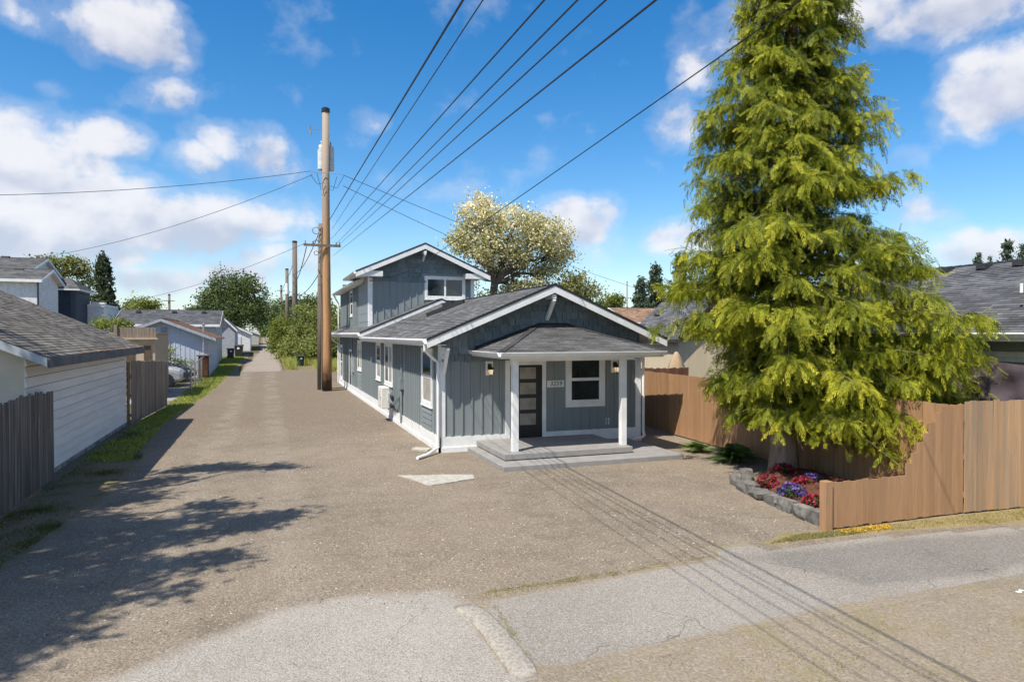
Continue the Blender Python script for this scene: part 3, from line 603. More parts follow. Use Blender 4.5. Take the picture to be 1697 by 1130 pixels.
# roofs: front section, then the slightly higher middle section
gable_roof(H, 4.05, 11.45, 17.9, 31.25, RX, RZ, SL, ROOFG, WHITE, .07)
gable_roof(H, 3.98, 11.5, 31.2, 46.5, RX, RZ + .22, SL, ROOFG, WHITE, .10)
def rake(parent, xl, xr, y, rx, rz, sl, w=.20, th=.04, drop=.05, mat=None, name='rake_board'):
    for a in (xl, xr):
        za = rz - sl * abs(a - rx)
        MB().prism([(a, y, za - drop), (rx, y, rz - drop), (rx, y, rz - drop - w), (a, y, za - drop - w)], (0, th, 0)).build(name, mat or WHITE, parent)
def drip(parent, xl, xr, y, rx, rz, sl):
    for a in (xl, xr):
        za = rz - sl * abs(a - rx)
        MB().prism([(a, y, za + .022), (rx, y, rz + .022), (rx, y, rz - .048), (a, y, za - .048)], (0, .035, 0)).build('drip_edge', DRIP, parent)
rake(H, 4.05, 11.45, 17.87, RX, RZ, SL); drip(H, 4.03, 11.47, 17.855, RX, RZ, SL)
rake(H, 3.98, 11.5, 31.16, RX, RZ + .22, SL, .16); drip(H, 3.96, 11.52, 31.145, RX, RZ + .22, SL)
ze = RZ - SL * (RX - 4.05)
MB().box(4.05, 4.08, 17.93, 31.2, ze - .20, ze - .075).build('fascia', WHITE, H)
MB().box(11.42, 11.45, 17.93, 31.2, ze - .20, ze - .075).build('fascia', WHITE, H)
gutter(H, 4.05, 17.93, 31.12, ze - .03)
ze2 = RZ + .22 - SL * (RX - 3.98)
MB().box(3.98, 4.01, 31.3, 46.4, ze2 - .24, ze2 - .105).build('fascia', WHITE, H)
gutter(H, 3.98, 31.25, 46.4, ze2 - .05)
MB().box(4.085, XL - .001, 18.52, 31.1, ze - .16, ze - .14).build('soffit', WHITE, H)
MB().box(4.015, XL - .001, 31.3, 46.3, ze2 - .19, ze2 - .17).build('soffit', WHITE, H)
# soffit returns and braces
for (a, b) in ((4.06, 4.58), (10.9, 11.44)):
    MB().box(a, b, 17.93, 18.46, 2.985, 3.005).build('eave_return', WHITE, H)
def brace(x, y0, z0, y1, z1, w=.10):
    mb = MB(); mb.bar((x, y0, z0), (x, y1, z1), w, .09, up=(1, 0, 0)); mb.box(x - w / 2, x + w / 2, y1 - .06, y0 + .02, z0 - .001, z0 + .10) if False else None
    return mb.build('brace', WHITE, H)
brace(RX, 17.93, 4.28, 18.47, 3.72); brace(4.64, 17.98, 2.90, 18.45, 2.2, .09); brace(10.78, 17.98, 2.90, 18.45, 2.35, .09)
MB().box(RX - .06, RX + .06, 17.91, 18.5, 4.30, 4.42).build('ridge_beam', WHITE, H)
# downspout with kick-out at the front corner
MB().tube([(4.02, 18.05, ze - .13), (4.02, 18.07, ze - .30), (4.28, 18.3, ze - .52), (4.475, 18.43, ze - .66), (4.475, 18.43, 1.6), (4.475, 18.43, .26), (4.40, 18.36, .14), (4.05, 17.95, .06), (3.72, 17.6, .055)], .043, 8).build('downspout', WHITE, H)
MB().tube([(3.95, 46.1, ze2 - .15), (4.2, 46.15, ze2 - .5), (4.48, 46.1, ze2 - .7), (4.48, 46.1, .1)], .045, 8).build('downspout', WHITE, H)
# roof slot (long dark skylight curb) and vent near the left slope
sx, sy = 5.9, 25.6
def on_roof(x, y, h, rz=RZ): return (x, y, rz - SL * abs(x - RX) + h)
MB().bar(on_roof(5.96, 26.3, .07), on_roof(7.16, 25.3, .07), .20, .14).build('roof_conduit_box', DRIP, H)
MB().bar(on_roof(7.05, 27.9, .06), on_roof(7.28, 27.3, .06), .22, .10).build('roof_vent', DRIP, H)

# upper storey
UY, UXL, UXR, URX, URZ, USL = 33.5, 4.72, 10.0, 7.36, 7.74, .436
WU = Wall((0, UY, 0), (1, 0, 0), (0, -1, 0)); WUL = Wall((UXL, 0, 0), (0, 1, 0), (-1, 0, 0))
uz = lambda x: URZ - USL * abs(x - URX) - .12
mz = lambda x: RZ + .22 - SL * abs(x - RX)
uf = WU.poly(MB(), [(UXL, 3.3), (UXR, 3.3), (UXR, uz(UXR)), (URX, uz(URX)), (UXL, uz(UXL))], -.15, 0).build('upper_front_wall', BLUE, H)
ul = WUL.box(MB(), UY + .15, 47.0, 3.4, 6.2, -.15, 0).build('upper_left_wall', BLUE, H)
MB().box(UXR - .15, UXR, UY + .15, 47, 3.4, 6.2).build('upper_right_wall', BLUE, H)
MB().box(UXL + .15, UXR - .15, 46.85, 47, 3.4, 6.6).build('upper_rear_wall', BLUE, H)
UWIN = (7.45, 9.55, 5.02, 6.18)
battens(uf, WU, UXL + .36, UXR - .15, 3.7, 5.86, [(*UWIN,)], step=.33)
battens(ul, WUL, 37.6, 46.8, 3.7, 6.05, [(40.0, 41.3, 4.3, 5.8)], step=.33)
window(H, WU, *UWIN, 'slider', trim=.12); window(H, WUL, 40.0, 41.3, 4.3, 5.8, 'hung', trim=.1)
shakes(uf, WU, UXL + .02, UXR - .02, 5.86, lambda x: uz(x) + .03, .23, .26, .46, SHAKE, gaps=[(UWIN[0] - .02, UWIN[1] + .02, 5, 6.16)])
for n in range(5): WUL.box(MB(), 33.72, 37.4, 3.9 + n * .42, 3.9 + n * .42 + .405, 0, .014 + .001 * n).build('wall_panel', BLUE, ul)
cb = MB(); WU.box(cb, UXL - .03, UXL + .16, 3.4, 6.0, 0, .04); WUL.box(cb, UY - .035, UY + .16, 3.4, 6.15, 0, .04); cb.build('corner_board', WHITE, H)
cb = MB(); WU.box(cb, UXR - .16, UXR + .03, 3.4, 6.05, 0, .04); cb.build('corner_board', WHITE, H)
gable_roof(H, 4.02, 10.7, 32.9, 37.8, URX, URZ, USL, ROOFG, WHITE, .12); rake(H, 4.02, 10.7, 32.87, URX, URZ, USL, .24); drip(H, 4.0, 10.72, 32.855, URX, URZ, USL)
gable_roof(H, 4.33, 10.4, 35.4, 47.5, URX, URZ - .40, USL, ROOFG, WHITE, .12); rake(H, 4.33, 10.4, 35.37, URX, URZ - .40, USL, .2)
zu = URZ - USL * (URX - 4.02); zv = URZ - .40 - USL * (URX - 4.33)
gutter(H, 4.02, 32.95, 37.75, zu - .03); gutter(H, 4.33, 35.5, 47.4, zv - .03)
for sg, tip, inn in ((1, 4.06, 5.3), (-1, 10.66, 9.45)):
    for k in range(3):
        z0 = 6.06 + k * .085; MB().prism([(tip + sg * (.02 + k * .16), 32.935, z0), (inn, 32.935, z0), (inn, 32.935, z0 + .08), (tip + sg * (.16 + k * .16), 32.935, z0 + .08)], (0, .555, 0)).build('eave_return', WHITE, H)
MB().box(4.03, UXL - .001, 33.5, 37.7, zu - .14, zu - .12).build('soffit', WHITE, H); MB().box(4.34, UXL - .001, 35.5, 47.3, zv - .14, zv - .12).build('soffit', WHITE, H)
mb = MB(); mb.box(URX - .07, URX + .07, 32.9, 33.5, 7.24, 7.36); mb.build('ridge_beam', WHITE, H); brace(URX, 32.92, 7.22, 33.46, 6.92)
MB().tube([(4.3, 47.3, zv - .12), (4.5, 47.2, zv - .5), (4.6, 47.1, zv - .7), (4.6, 47.1, 3.3)], .05, 6).build('downspout', WHITE, H)

# front door, window, outlet
DW = pm('black_door_paint', (.014, .014, .016), rough=.4, spec=.5); FROST = pm('frosted_glass', (.30, .27, .23), (.22, .19, .16), scale=3, rough=.25, spec=.5)
door = WF.box(MB(), 6.60, 7.60, .22, 2.40, 0, .03).build('front_door', DW, H)
for k in range(4):
    z = .66 + k * .445; WF.box(MB(), 6.90, 7.40, z, z + .33, .03, .036).build('pane', FROST, door)
mb = MB(); mb.lathe([(0, 0), (.035, 0), (.035, .03), (.02, .05), (.032, .08), (.0, .09)], n=10); k_ = mb.build('door_knob', STEEL, door, world=False); k_.location = WF.p(7.52, 1.17, .03) - Vector(H.location); k_.rotation_euler = (R(90), 0, 0)
dc = MB(); WF.box(dc, 6.46, 6.60, .14, 2.54, 0, .05); WF.box(dc, 7.60, 7.72, .14, 2.54, 0, .05); WF.box(dc, 6.60, 7.60, 2.40, 2.54, 0, .049); WF.box(dc, 6.60, 7.60, .14, .218, .001, .08); dc.build('door_casing', WHITE, H)
window(H, WF, 8.36, 9.66, 1.12, 2.75, 'hung', trim=.15, sill=False)
o = WF.box(MB(), 9.70, 9.80, .56, .75, 0, .03).build('outlet_cover', WHITE, H); WF.box(MB(), 9.73, 9.77, .60, .71, .03, .034).build('outlet', pm('dark_plastic', (.05, .05, .05)), o)
# porch
bevel(MB().box(5.32, 10.35, 15.35, 18.42, -.05, .13).build('porch_slab', GREYPAINT, H), .015)
bevel(MB().box(5.58, 9.20, 16.0, 18.42, .15, .30).build('porch_step', GREYPAINT, H), .012)
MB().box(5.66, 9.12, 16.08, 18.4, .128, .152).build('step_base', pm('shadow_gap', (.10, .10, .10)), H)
for x in (5.97, 9.08): bevel(MB().box(x - .08, x + .08, 16.26, 16.42, .30, 2.60).build('porch_post', WHITE, H), .006)
EX0, EX1, EY, EZ = 5.45, 10.12, 15.92, 2.84; AX0, AX1, AZ = 7.5, 8.4, 3.56
mb = MB(); roof_slope(mb, (EX0, EY, EZ), (EX1, EY, EZ), (AX1, YF, AZ), (AX0, YF, AZ), .13); roof_slope(mb, (EX0, YF, EZ), (EX0, EY, EZ), (AX0, YF - .01, AZ), (AX0, YF, AZ), .13); roof_slope(mb, (EX1, EY, EZ), (EX1, YF, EZ), (AX1, YF, AZ), (AX1, YF - .01, AZ), .13)
pr = roof_build(mb, 'porch_roof', ROOFG, H)
hp = MB(); hp.bar((EX0 + .03, EY + .03, EZ + .012), (AX0, YF, AZ + .012), .16, .018); hp.bar((EX1 - .03, EY + .03, EZ + .012), (AX1, YF, AZ + .012), .16, .018); hp.build('hip_cap', ROOFG, pr)
fl = MB(); fl.bar((AX0 - .02, YF - .02, AZ + .03), (AX1 + .02, YF - .02, AZ + .03), .08, .06); fl.bar((EX0 + .1, YF - .02, EZ + .07), (AX0, YF - .02, AZ + .03), .06, .06); fl.bar((EX1 - .1, YF - .02, EZ + .07), (AX1, YF - .02, AZ + .03), .06, .06); fl.build('flashing', DRIP, pr)
fa = MB(); fa.box(EX0 + .02, EX1 - .02, EY + .02, EY + .06, EZ - .16, EZ - .01); fa.box(EX0 + .02, EX0 + .06, EY + .06, YF, EZ - .16, EZ - .01); fa.box(EX1 - .06, EX1 - .02, EY + .06, YF, EZ - .16, EZ - .01); fa.build('porch_fascia', WHITE, H)
be = MB(); be.box(5.87, 9.4, 16.24, 16.44, 2.6, 2.69); be.build('porch_beam', WHITE, H)
MB().box(EX0 + .07, EX1 - .07, EY + .07, YF - .06, EZ - .145, EZ - .125).build('porch_ceiling', WHITE, H)
g_ = gutter(H, 0, 0, EX1 - EX0 + .04, 0); g_.rotation_euler = (0, 0, R(-90)); g_.scale = (-1, 1, 1); g_.rotation_euler = (0, 0, R(-90))
g_.location = Vector((EX0 - .02, EY + .015, EZ - .0)) - Vector(H.location)
gutter(H, EX0 + .015, EY + .0, YF - .02, EZ - .0)
MB().tube([(10.95, 18.42, 2.9), (10.95, 18.42, .3), (10.95, 18.36, .18), (10.7, 18.1, .16), (10.35, 17.95, .15)], .042, 8).build('downspout', WHITE, H)
# electric mast, meter box and conduit on the left wall
GP = pm('grey_conduit', (.20, .235, .24), rough=.5)
MB().tube([WL.p(23.95, .35, .06), WL.p(23.95, 3.05, .06)], .035, 8).build('conduit', GP, H); WL.box(MB(), 23.8, 24.12, 1.35, 1.72, .0, .13).build('meter_box', GP, H)
WL.box(MB(), 24.25, 24.42, .5, 1.2, .0, .05).build('disconnect_box', GP, H); WL.box(MB(), 38.2, 38.6, 1.2, 2.0, .0, .14).build('utility_box', pm('utility_grey', (.42, .44, .43), rough=.5), H)
MB().tube([WL.p(38.4, 2.0, .08), WL.p(38.4, 3.1, .08)], .03, 8).build('conduit', GP, H)
for y in (34.5, 36.2, 40, 43): MB().lathe([(0, -.01), (.05, -.01), (.05, 0), (0, 0)], (4.52, y, zv - .142), 10).build('soffit_light', pm('lens', (.85, .83, .75), rough=.3), H)

# ---------------------------------------------------------------- fixtures on and by the house
_S, _C = math.sin(math.atan(408 / 1131.0)), math.cos(math.atan(408 / 1131.0))
def at(u, v, y):          # the point in the plane Y = y seen in that direction from the photographer's place
    a = (u - 848.5) / 1131; rx, ry, rz = _S + a * _C, _C - a * _S, (553 - v) / 1131
    return Vector((rx * y / ry, y, 3.3 + rz * y / ry))
GLOW = pm('lamp_glass', (.9, .8, .6), (.85, .74, .5), rough=.3); _b = GLOW.node_tree.nodes['Principled BSDF']; _b.inputs['Emission Color'].default_value = (1, .72, .38, 1); _b.inputs['Emission Strength'].default_value = .45
for x, lb in ((5.98, 'black lantern wall lamp on the sunlit wall left of the front door'), (9.98, 'black lantern wall lamp under the porch right of the front window')):
    t = thing('wall_lantern', lb, 'wall lamp', (x, YF, 2.32), group='lanterns flanking the porch')
    b = MB().box(-.11, .11, -.035, 0, -.2, .2).build('mounting_block', WHITE, t, world=False)
    MB().tube([(0, -.035, .06), (0, -.12, .10), (0, -.18, .08), (0, -.18, .03)], .018, 8).build('arm', BLACK, t, world=False)
    MB().box(-.055, .055, -.055, -.035, -.05, .13).build('back_plate', BLACK, t, world=False)
    c = (0, -.18, 0); MB().lathe([(0, .05), (.03, .05), (.10, -.02), (.085, -.03), (0, -.03)], c, 8).build('lamp_cap', BLACK, t, world=False)
    g = MB().lathe([(.075, -.03), (.08, -.05), (.045, -.17), (.0, -.17)], c, 8).build('lamp_glass', GLOW, t, world=False)
    fr = MB()
    for k in range(4):
        q = math.pi / 4 + k * math.pi / 2; fr.tube([(.082 * math.cos(q), -.18 + .082 * math.sin(q), -.03), (.05 * math.cos(q), -.18 + .05 * math.sin(q), -.175)], .006, 4)
    fr.build('cage', BLACK, g, world=False); MB().lathe([(.05, -.168), (.03, -.19), (.012, -.2), (.012, -.23), (0, -.235)], c, 8).build('finial', BLACK, t, world=False)
t = thing('house_number_sign', 'white house number sign reading 3259 beside the front window', 'sign', (8.03, YF, 1.83))
MB().box(-.27, .27, -.036, -.022, -.10, .10).build('plaque', WHITE, t, world=False)
fc = bpy.data.curves.new('numerals', 'FONT'); fc.body = '3259'; fc.size = .19; fc.align_x = 'CENTER'; fc.align_y = 'CENTER'; fc.extrude = .003; fc.shear = .12; fc.materials.append(BLACK); fc.space_character = 1.05
fo = bpy.data.objects.new('numeral_text', fc); nm = bpy.data.meshes.new_from_object(fo); bpy.data.objects.remove(fo); nm.materials.clear(); nm.materials.append(BLACK); fo = bpy.data.objects.new('numerals', nm); col.objects.link(fo); fo.parent = t; fo.location = (.01, -.040, 0); fo.rotation_euler = (R(90), 0, 0)

t = thing('heat_pump', 'cream outdoor heat pump unit hung on the left wall of the house', 'heat pump', (4.2, 26.0, .5))
CREAM = pm('cream_metal', (.72, .70, .64), (.64, .62, .56), rough=.4, spec=.5)
bevel(MB().box(-.15, .16, -.42, .42, 0, .80).build('casing', CREAM, t, world=False), .03, 3)
g = MB()
for k in range(9): g.box(-.165, -.15, -.34 + k * .055, -.325 + k * .055, .12, .68)
for k in range(6): g.box(-.168, -.152, -.36, .14, .14 + k * .105, .152 + k * .105)
g.build('fan_grille', CREAM, t, world=False); f = MB().lathe([(.0, 0), (.2, 0), (.23, .01), (.24, .0)], n=20).build('fan_ring', pm('dark_plastic', (.05, .05, .05)), t, world=False); f.rotation_euler = (0, R(-90), 0); f.location = (-.151, -.11, .4)
MB().box(.08, .17, -.45, -.42, .3, .62).build('valve_cover', CREAM, t, world=False)
MB().box(.1, .36, -.38, -.34, -.05, -.005).box(.1, .36, .34, .38, -.05, -.005).build('wall_bracket', STEEL, t, world=False)
for k in range(3):
    MB().tube([(.12, -.44, .55 - k * .1), (.1, -.7, .42 - k * .12), (.16, -1.2, .22 + k * .05), (.25, -1.75, .42 + k * .06), (.30, -1.95, .75)], .022, 7).build('refrigerant_pipe', GP, t, world=False)
MB().tube([(.28, -2.0, -.35), (.28, -2.0, .9)], .03, 7).build('conduit', GP, t, world=False)
slab_poly('splash_block', [(3.85, 19.1), (4.25, 18.75), (4.4, 19.0), (4.05, 19.35)], .06, CONC, 'small concrete block on the gravel behind the corner downspout', 'block', 2)

# ---------------------------------------------------------------- fences
def board_mesh(name, mat): return MB().box(-.5, .5, -.5, .5, 0, 1).mesh(name, mat)
def fence(name, label, A, B, hf, mat, bw=.14, th=.02, back=1, posts=True, jit=.012, zf=None, rail=True, gap=.004, group=None):
    A, B = Vector((*A, 0)), Vector((*B, 0)); d = (B - A); L = d.length; d.normalize(); n = Vector((-d.y, d.x, 0)) * back; ang = math.atan2(d.y, d.x)
    t = thing(name, label, 'fence', A, 0, group); me = board_mesh('board', mat); k = round(L / bw); bw = L / k; zf = zf or (lambda y: 0)
    for i in range(k):
        u = (i + .5) * bw; p = d * u; h = hf(u) + random.uniform(-jit, jit); z = zf(A.y + p.y)
        o = bpy.data.objects.new('board', me); col.objects.link(o); o.parent = t; o.location = (p.x + n.x * random.uniform(-.003, .003), p.y + n.y * random.uniform(-.003, .003), z + .03 + random.uniform(0, .02)); o.rotation_euler = (random.gauss(0, .003), random.gauss(0, .003), ang + random.gauss(0, .008))
        o.scale = (bw - gap * random.uniform(.6, 1.6), th, h - .03)
    if rail:
        for rz in (.35, 1.05, 1.75):
            run = [u for u in [j * .25 for j in range(int(L / .25) + 1)] if hf(u) > rz + .1]
            if len(run) < 2: continue
            a, b = A + d * run[0] + n * .045, A + d * run[-1] + n * .045
            a.z = rz + zf(a.y); b.z = rz + zf(b.y); MB().bar(a, b, .045, .09).build('rail', mat, t)
    if posts:
        m = max(1, round(L / 2.4))
        for i in range(m + 1):
            u = L * i / m; p = A + d * min(max(u, .06), L - .06) + n * .12; h = hf(min(u, L)) - .05; z = zf(p.y)
            MB().box(p.x - .045, p.x + .045, p.y - .045, p.y + .045, z - .05, z + h).build('post', mat, t)
    return t
BROWN = pm('brown_fence_paint', (.385, .222, .115), (.340, .192, .098), scale=2.2, rough=.75, bump=.35, bscale=9, stretch=(5, 5, .5), rnd=.09)
CEDAR = pm('bare_cedar_board', (.47, .285, .150), (.31, .225, .150), scale=.9, rough=.85, bump=.4, bscale=9, stretch=(6, 6, .35), rnd=.20)
GREYW = pm('grey_weathered_board', (.33, .265, .205), (.19, .15, .115), scale=2.6, rough=.9, bump=.6, bscale=9, stretch=(6, 6, .3), rnd=.22)
DARKW = pm('dark_weathered_board', (.24, .20, .16), (.115, .095, .078), scale=2.6, rough=.95, bump=.7, bscale=9, stretch=(6, 6, .3), rnd=.22)
FX = 12.0
fence('brown_fence', 'tall brown painted board fence along the right side of the yard', (11.92, 9.0), (12.75, 24), lambda u: 1.98, BROWN, .145, .02, -1, True, .004, gap=.006)
step_h = lambda u: .80 if u < 1.62 else min(2.0, .80 + .22 + .17 * int((u - 1.62) / .14 + .01))
f_ = fence('brown_fence', 'low brown painted street fence stepping up from the flower bed corner', (8.90, 8.93), (11.99, 8.93), step_h, BROWN, .14, .02, 1, False, .006, gap=.004)
bevel(MB().box(8.74, 8.89, 8.87, 9.01, 0, .84).build('end_post', BROWN, f_), .006)
fence('wooden_fence', 'bare cedar board fence along the street at the right edge', (12.0, 8.9), (19, 8.55), lambda u: 2.05, CEDAR, .138, .02, 1, True, .012)
fence('wooden_fence', 'dark weathered board fence at the left edge beside the white garage', (-4.5, 9.0), (-4.5, 17.92), lambda u: 2.04 + .04 * math.sin(u * 2), DARKW, .15, .022, 1, True, .035, gap=.006)
fence('wooden_fence', 'grey weathered board fence beyond the white garage with a leaning top', (-4.58, 27.9), (-4.25, 34.6), lambda u: 2.32 - .04 * u, GREYW, .15, .022, 1, True, .03, gap=.006)
fence('wooden_fence', 'brown back fence seen between the house and the cream shed', (13.2, 24.0), (16.4, 24.0), lambda u: 1.9, pm('red_brown_board', (.16, .075, .045), rough=.85, rnd=.2), .15, .02, 1, True, .02)

t = thing('chain_link_fence', 'galvanised chain link fence around the parked white vehicle', 'fence', (-4.0, 42.6, zg(42.6)))
pts = [(-4.0, 42.6 + k * 2.25) for k in range(5)]; 
for x, y in pts + [(-7.2, 42.6)]: MB().tube([(x, y, zg(y)), (x, y, zg(y) + 1.55)], .045, 8).build('post', STEEL, t)
MB().tube([(x, y, zg(y) + 1.48) for x, y in pts], .03, 6).build('top_rail', STEEL, t); MB().tube([(-7.2, 42.6, zg(42.6) + 1.48), (-4, 42.6, zg(42.6) + 1.48)], .03, 6).build('top_rail', STEEL, t)
m = MB(); w = .006
def wirepanel(P0, P1, zb):
    P0, P1 = Vector(P0), Vector(P1); L = (P1 - P0).length; d = (P1 - P0) / L; h = 1.45; c = .085; k = int(L / c)
    for i in range(-int(h / c), k):
        for sgn in (1, -1):
            u0 = i * c; a, b = (u0, 0), (u0 + h, h)
            if a[0] < 0: a = (0, -u0)
            if b[0] > L: b = (L, L - u0)
            if b[0] <= a[0]: continue
            za, zb_ = (a[1], b[1]) if sgn > 0 else (h - a[1], h - b[1])
            p, q = P0 + d * a[0], P0 + d * b[0]; m.add([(p.x, p.y, zg(p.y) + za - w), (p.x, p.y, zg(p.y) + za + w), (q.x, q.y, zg(q.y) + zb_ + w), (q.x, q.y, zg(q.y) + zb_ - w)], [(0, 1, 2, 3)])
wirepanel((-4, 42.6, 0), (-4, 51.6, 0), 0); wirepanel((-7.2, 42.6, 0), (-4, 42.6, 0), 0)
tag(m.build('wire_mesh', STEEL, t), kind='stuff')

# ---------------------------------------------------------------- neighbouring buildings
SIDW = pm('white_lap_siding', (.84, .80, .74), (.76, .72, .66), scale=1.4, rough=.75, bump=.2, bscale=14, stretch=(1, .4, 2), rnd=.04)
t = thing('white_garage', 'weathered white lap sided garage with grey shingle roof at the left edge', 'garage', (-9, 22.3, 0))
GX, GY0, GY1, GRX, GSL = -4.75, 16.9, 27.75, -9.0, .45; GZ = 2.82 + GSL * (-4.2 - GRX)
WG = Wall((GX, 0, 0), (0, 1, 0), (1, 0, 0)); WGN = Wall((0, GY0, 0), (1, 0, 0), (0, -1, 0))
gz = lambda x: GZ - GSL * abs(x - GRX) - .14
rw = WG.box(MB(), GY0 + .1, GY1, 0, 2.9, -.12, 0).build('side_wall', pm('lap_shade_backing', (.16, .15, .14), rough=.9), t)  # dark backing colours the board gaps as shade and grime lines under the laps
nz = 12
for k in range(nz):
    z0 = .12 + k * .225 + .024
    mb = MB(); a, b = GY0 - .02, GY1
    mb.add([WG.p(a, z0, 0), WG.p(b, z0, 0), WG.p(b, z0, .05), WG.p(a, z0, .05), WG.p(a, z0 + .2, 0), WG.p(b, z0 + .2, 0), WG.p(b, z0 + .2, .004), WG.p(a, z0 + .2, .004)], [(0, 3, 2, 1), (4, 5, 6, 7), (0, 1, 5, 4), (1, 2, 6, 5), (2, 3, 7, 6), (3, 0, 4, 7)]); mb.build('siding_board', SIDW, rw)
WG.box(MB(), GY0, GY1, -.05, .118, 0, .02).build('foundation', pm('peeling_base', (.44, .40, .35), (.22, .19, .16), scale=6, rough=.95, lo=.45, hi=.6), t)
MB().prism([(-13.2, GY0, 0), (GX, GY0, 0), (GX, GY0, gz(GX)), (GRX, GY0, gz(GRX)), (-13.2, GY0, gz(-13.2))], (0, .1, 0)).build('gable_wall', pm('cream_wall', (.68, .61, .49), (.60, .53, .42), scale=1.5, rough=.8, bump=.1), t)
MB().prism([(-13.2, GY1 - .1, 0), (GX - .12, GY1 - .1, 0), (GX - .12, GY1 - .1, gz(GX)), (GRX, GY1 - .1, gz(GRX)), (-13.2, GY1 - .1, gz(-13.2))], (0, .098, 0)).build('gable_wall', SIDW, t)
MB().box(-13.2, -13.1, GY0 + .1, GY1 - .1, 0, 2.9).build('side_wall', SIDW, t)
gd = WGN.box(MB(), -8.4, -5.42, 0, 2.18, 0, .03).build('garage_door', pm('grey_door', (.36, .38, .42), (.30, .32, .36), rough=.6), t)
for k in range(4): WGN.box(MB(), -8.38, -5.44, .04 + k * .535, .54 + k * .535, .03, .045).build('panel', pm('grey_door', (.36, .38, .42)), gd)
gf = MB(); WGN.box(gf, -5.42, -5.27, 0, 2.26, 0, .06); WGN.box(gf, -8.55, -8.4, 0, 2.26, 0, .06); gf.build('door_frame', pm('teal_frame', (.045, .14, .20), rough=.6), t); WGN.box(MB(), -8.55, -5.27, 2.262, 2.36, 0, .055).build('door_lintel', SIDW, t)
r = gable_roof(t, -13.8, -4.2, 16.35, 28.15, GRX, GZ, GSL, ROOFO, pm('weathered_trim', (.30, .29, .28), rough=.8), .10)
rake(t, -13.8, -4.2, 16.31, GRX, GZ, GSL, .17, .035, .02, pm('grey_rake', (.42, .45, .48), rough=.7))
MB().box(-4.2, -4.165, 16.36, 28.1, 2.60, 2.80).build('fascia', pm('dark_fascia', (.085, .09, .10), (.16, .15, .14), scale=3, rough=.8), t)
deb = MB()
for k in range(90):
    y = 19 + 9 * random.random() ** .8; deb.bar((-4.19 + random.uniform(-.03, .02), y, 2.825), (-4.19 + random.uniform(-.03, .03), y + random.uniform(.05, .2), 2.83 + random.uniform(0, .02)), .03, .015)
tag(deb.build('leaf_litter', pm('dead_leaves', (.22, .12, .06), rough=.9, rnd=.1), t), kind='stuff')

def simple_house(name, label, X0, X1, Y0, Y1, zb, ze, zr, axis, wallm, roofm, over=.3, cat='house', trim=None, th=.12):
    """gable block; axis 'x' = ridge along Y, axis 'y' = ridge along X"""
    t = thing(name, label, cat, ((X0 + X1) / 2, (Y0 + Y1) / 2, zb)); trim = trim or WHITE
    if axis == 'x':
        rx = (X0 + X1) / 2; sl = (zr - ze) / (rx - X0 + over); wt = lambda x: zr - sl * abs(x - rx) - th - .01
        for y in (Y0, Y1 - .1): MB().prism([(X0, y, zb - .3), (X1, y, zb - .3), (X1, y, wt(X1)), (rx, y, wt(rx)), (X0, y, wt(X0))], (0, .1, 0)).build('gable_wall', wallm, t)
        MB().box(X0, X0 + .1, Y0 + .1, Y1 - .1, zb - .3, wt(X0)).build('side_wall', wallm, t); MB().box(X1 - .1, X1, Y0 + .1, Y1 - .1, zb - .3, wt(X1)).build('side_wall', wallm, t)
        gable_roof(t, X0 - over, X1 + over, Y0 - over, Y1 + over, rx, zr, sl, roofm, trim, th); rake(t, X0 - over, X1 + over, Y0 - over - .03, rx, zr, sl, .2, .03, .02, trim)
    else:
        ry = (Y0 + Y1) / 2; sl = (zr - ze) / (ry - Y0 + over); wt = lambda y: zr - sl * abs(y - ry) - th - .01
        for x in (X0, X1 - .1): MB().prism([(x, Y0, zb - .3), (x, Y1, zb - .3), (x, Y1, wt(Y1)), (x, ry, wt(ry)), (x, Y0, wt(Y0))], (.1, 0, 0)).build('gable_wall', wallm, t)
        MB().box(X0 + .1, X1 - .1, Y0, Y0 + .1, zb - .3, wt(Y0)).build('side_wall', wallm, t); MB().box(X0 + .1, X1 - .1, Y1 - .1, Y1, zb - .3, wt(Y1)).build('side_wall', wallm, t)
        gable_roof(t, Y0 - over, Y1 + over, X0 - over, X1 + over, ry, zr, sl, roofm, trim, th, axis='y')
        for a in (Y0 - over, Y1 + over):
            za = zr - sl * abs(a - ry)
            for x in (X0 - over - .03, X1 + over): MB().prism([(x, a, za - .02), (x, ry, zr - .02), (x, ry, zr - .22), (x, a, za - .22)], (.03, 0, 0)).build('rake_board', trim, t)
        MB().box(X0 - over, X1 + over, Y0 - over - .03, Y0 - over, ze - .2, ze - .02).build('fascia', trim, t)
    return t
def roof_box(t, p, s=.2): MB().prism([(p[0] - s, p[1] - s * .6, p[2] - .05), (p[0] + s, p[1] - s * .6, p[2] - .05), (p[0] + s * .8, p[1] - s * .4, p[2] + s * .55), (p[0] - s * .8, p[1] - s * .4, p[2] + s * .55)], (0, s * 1.4, .04)).build('roof_vent', DRIP, t)
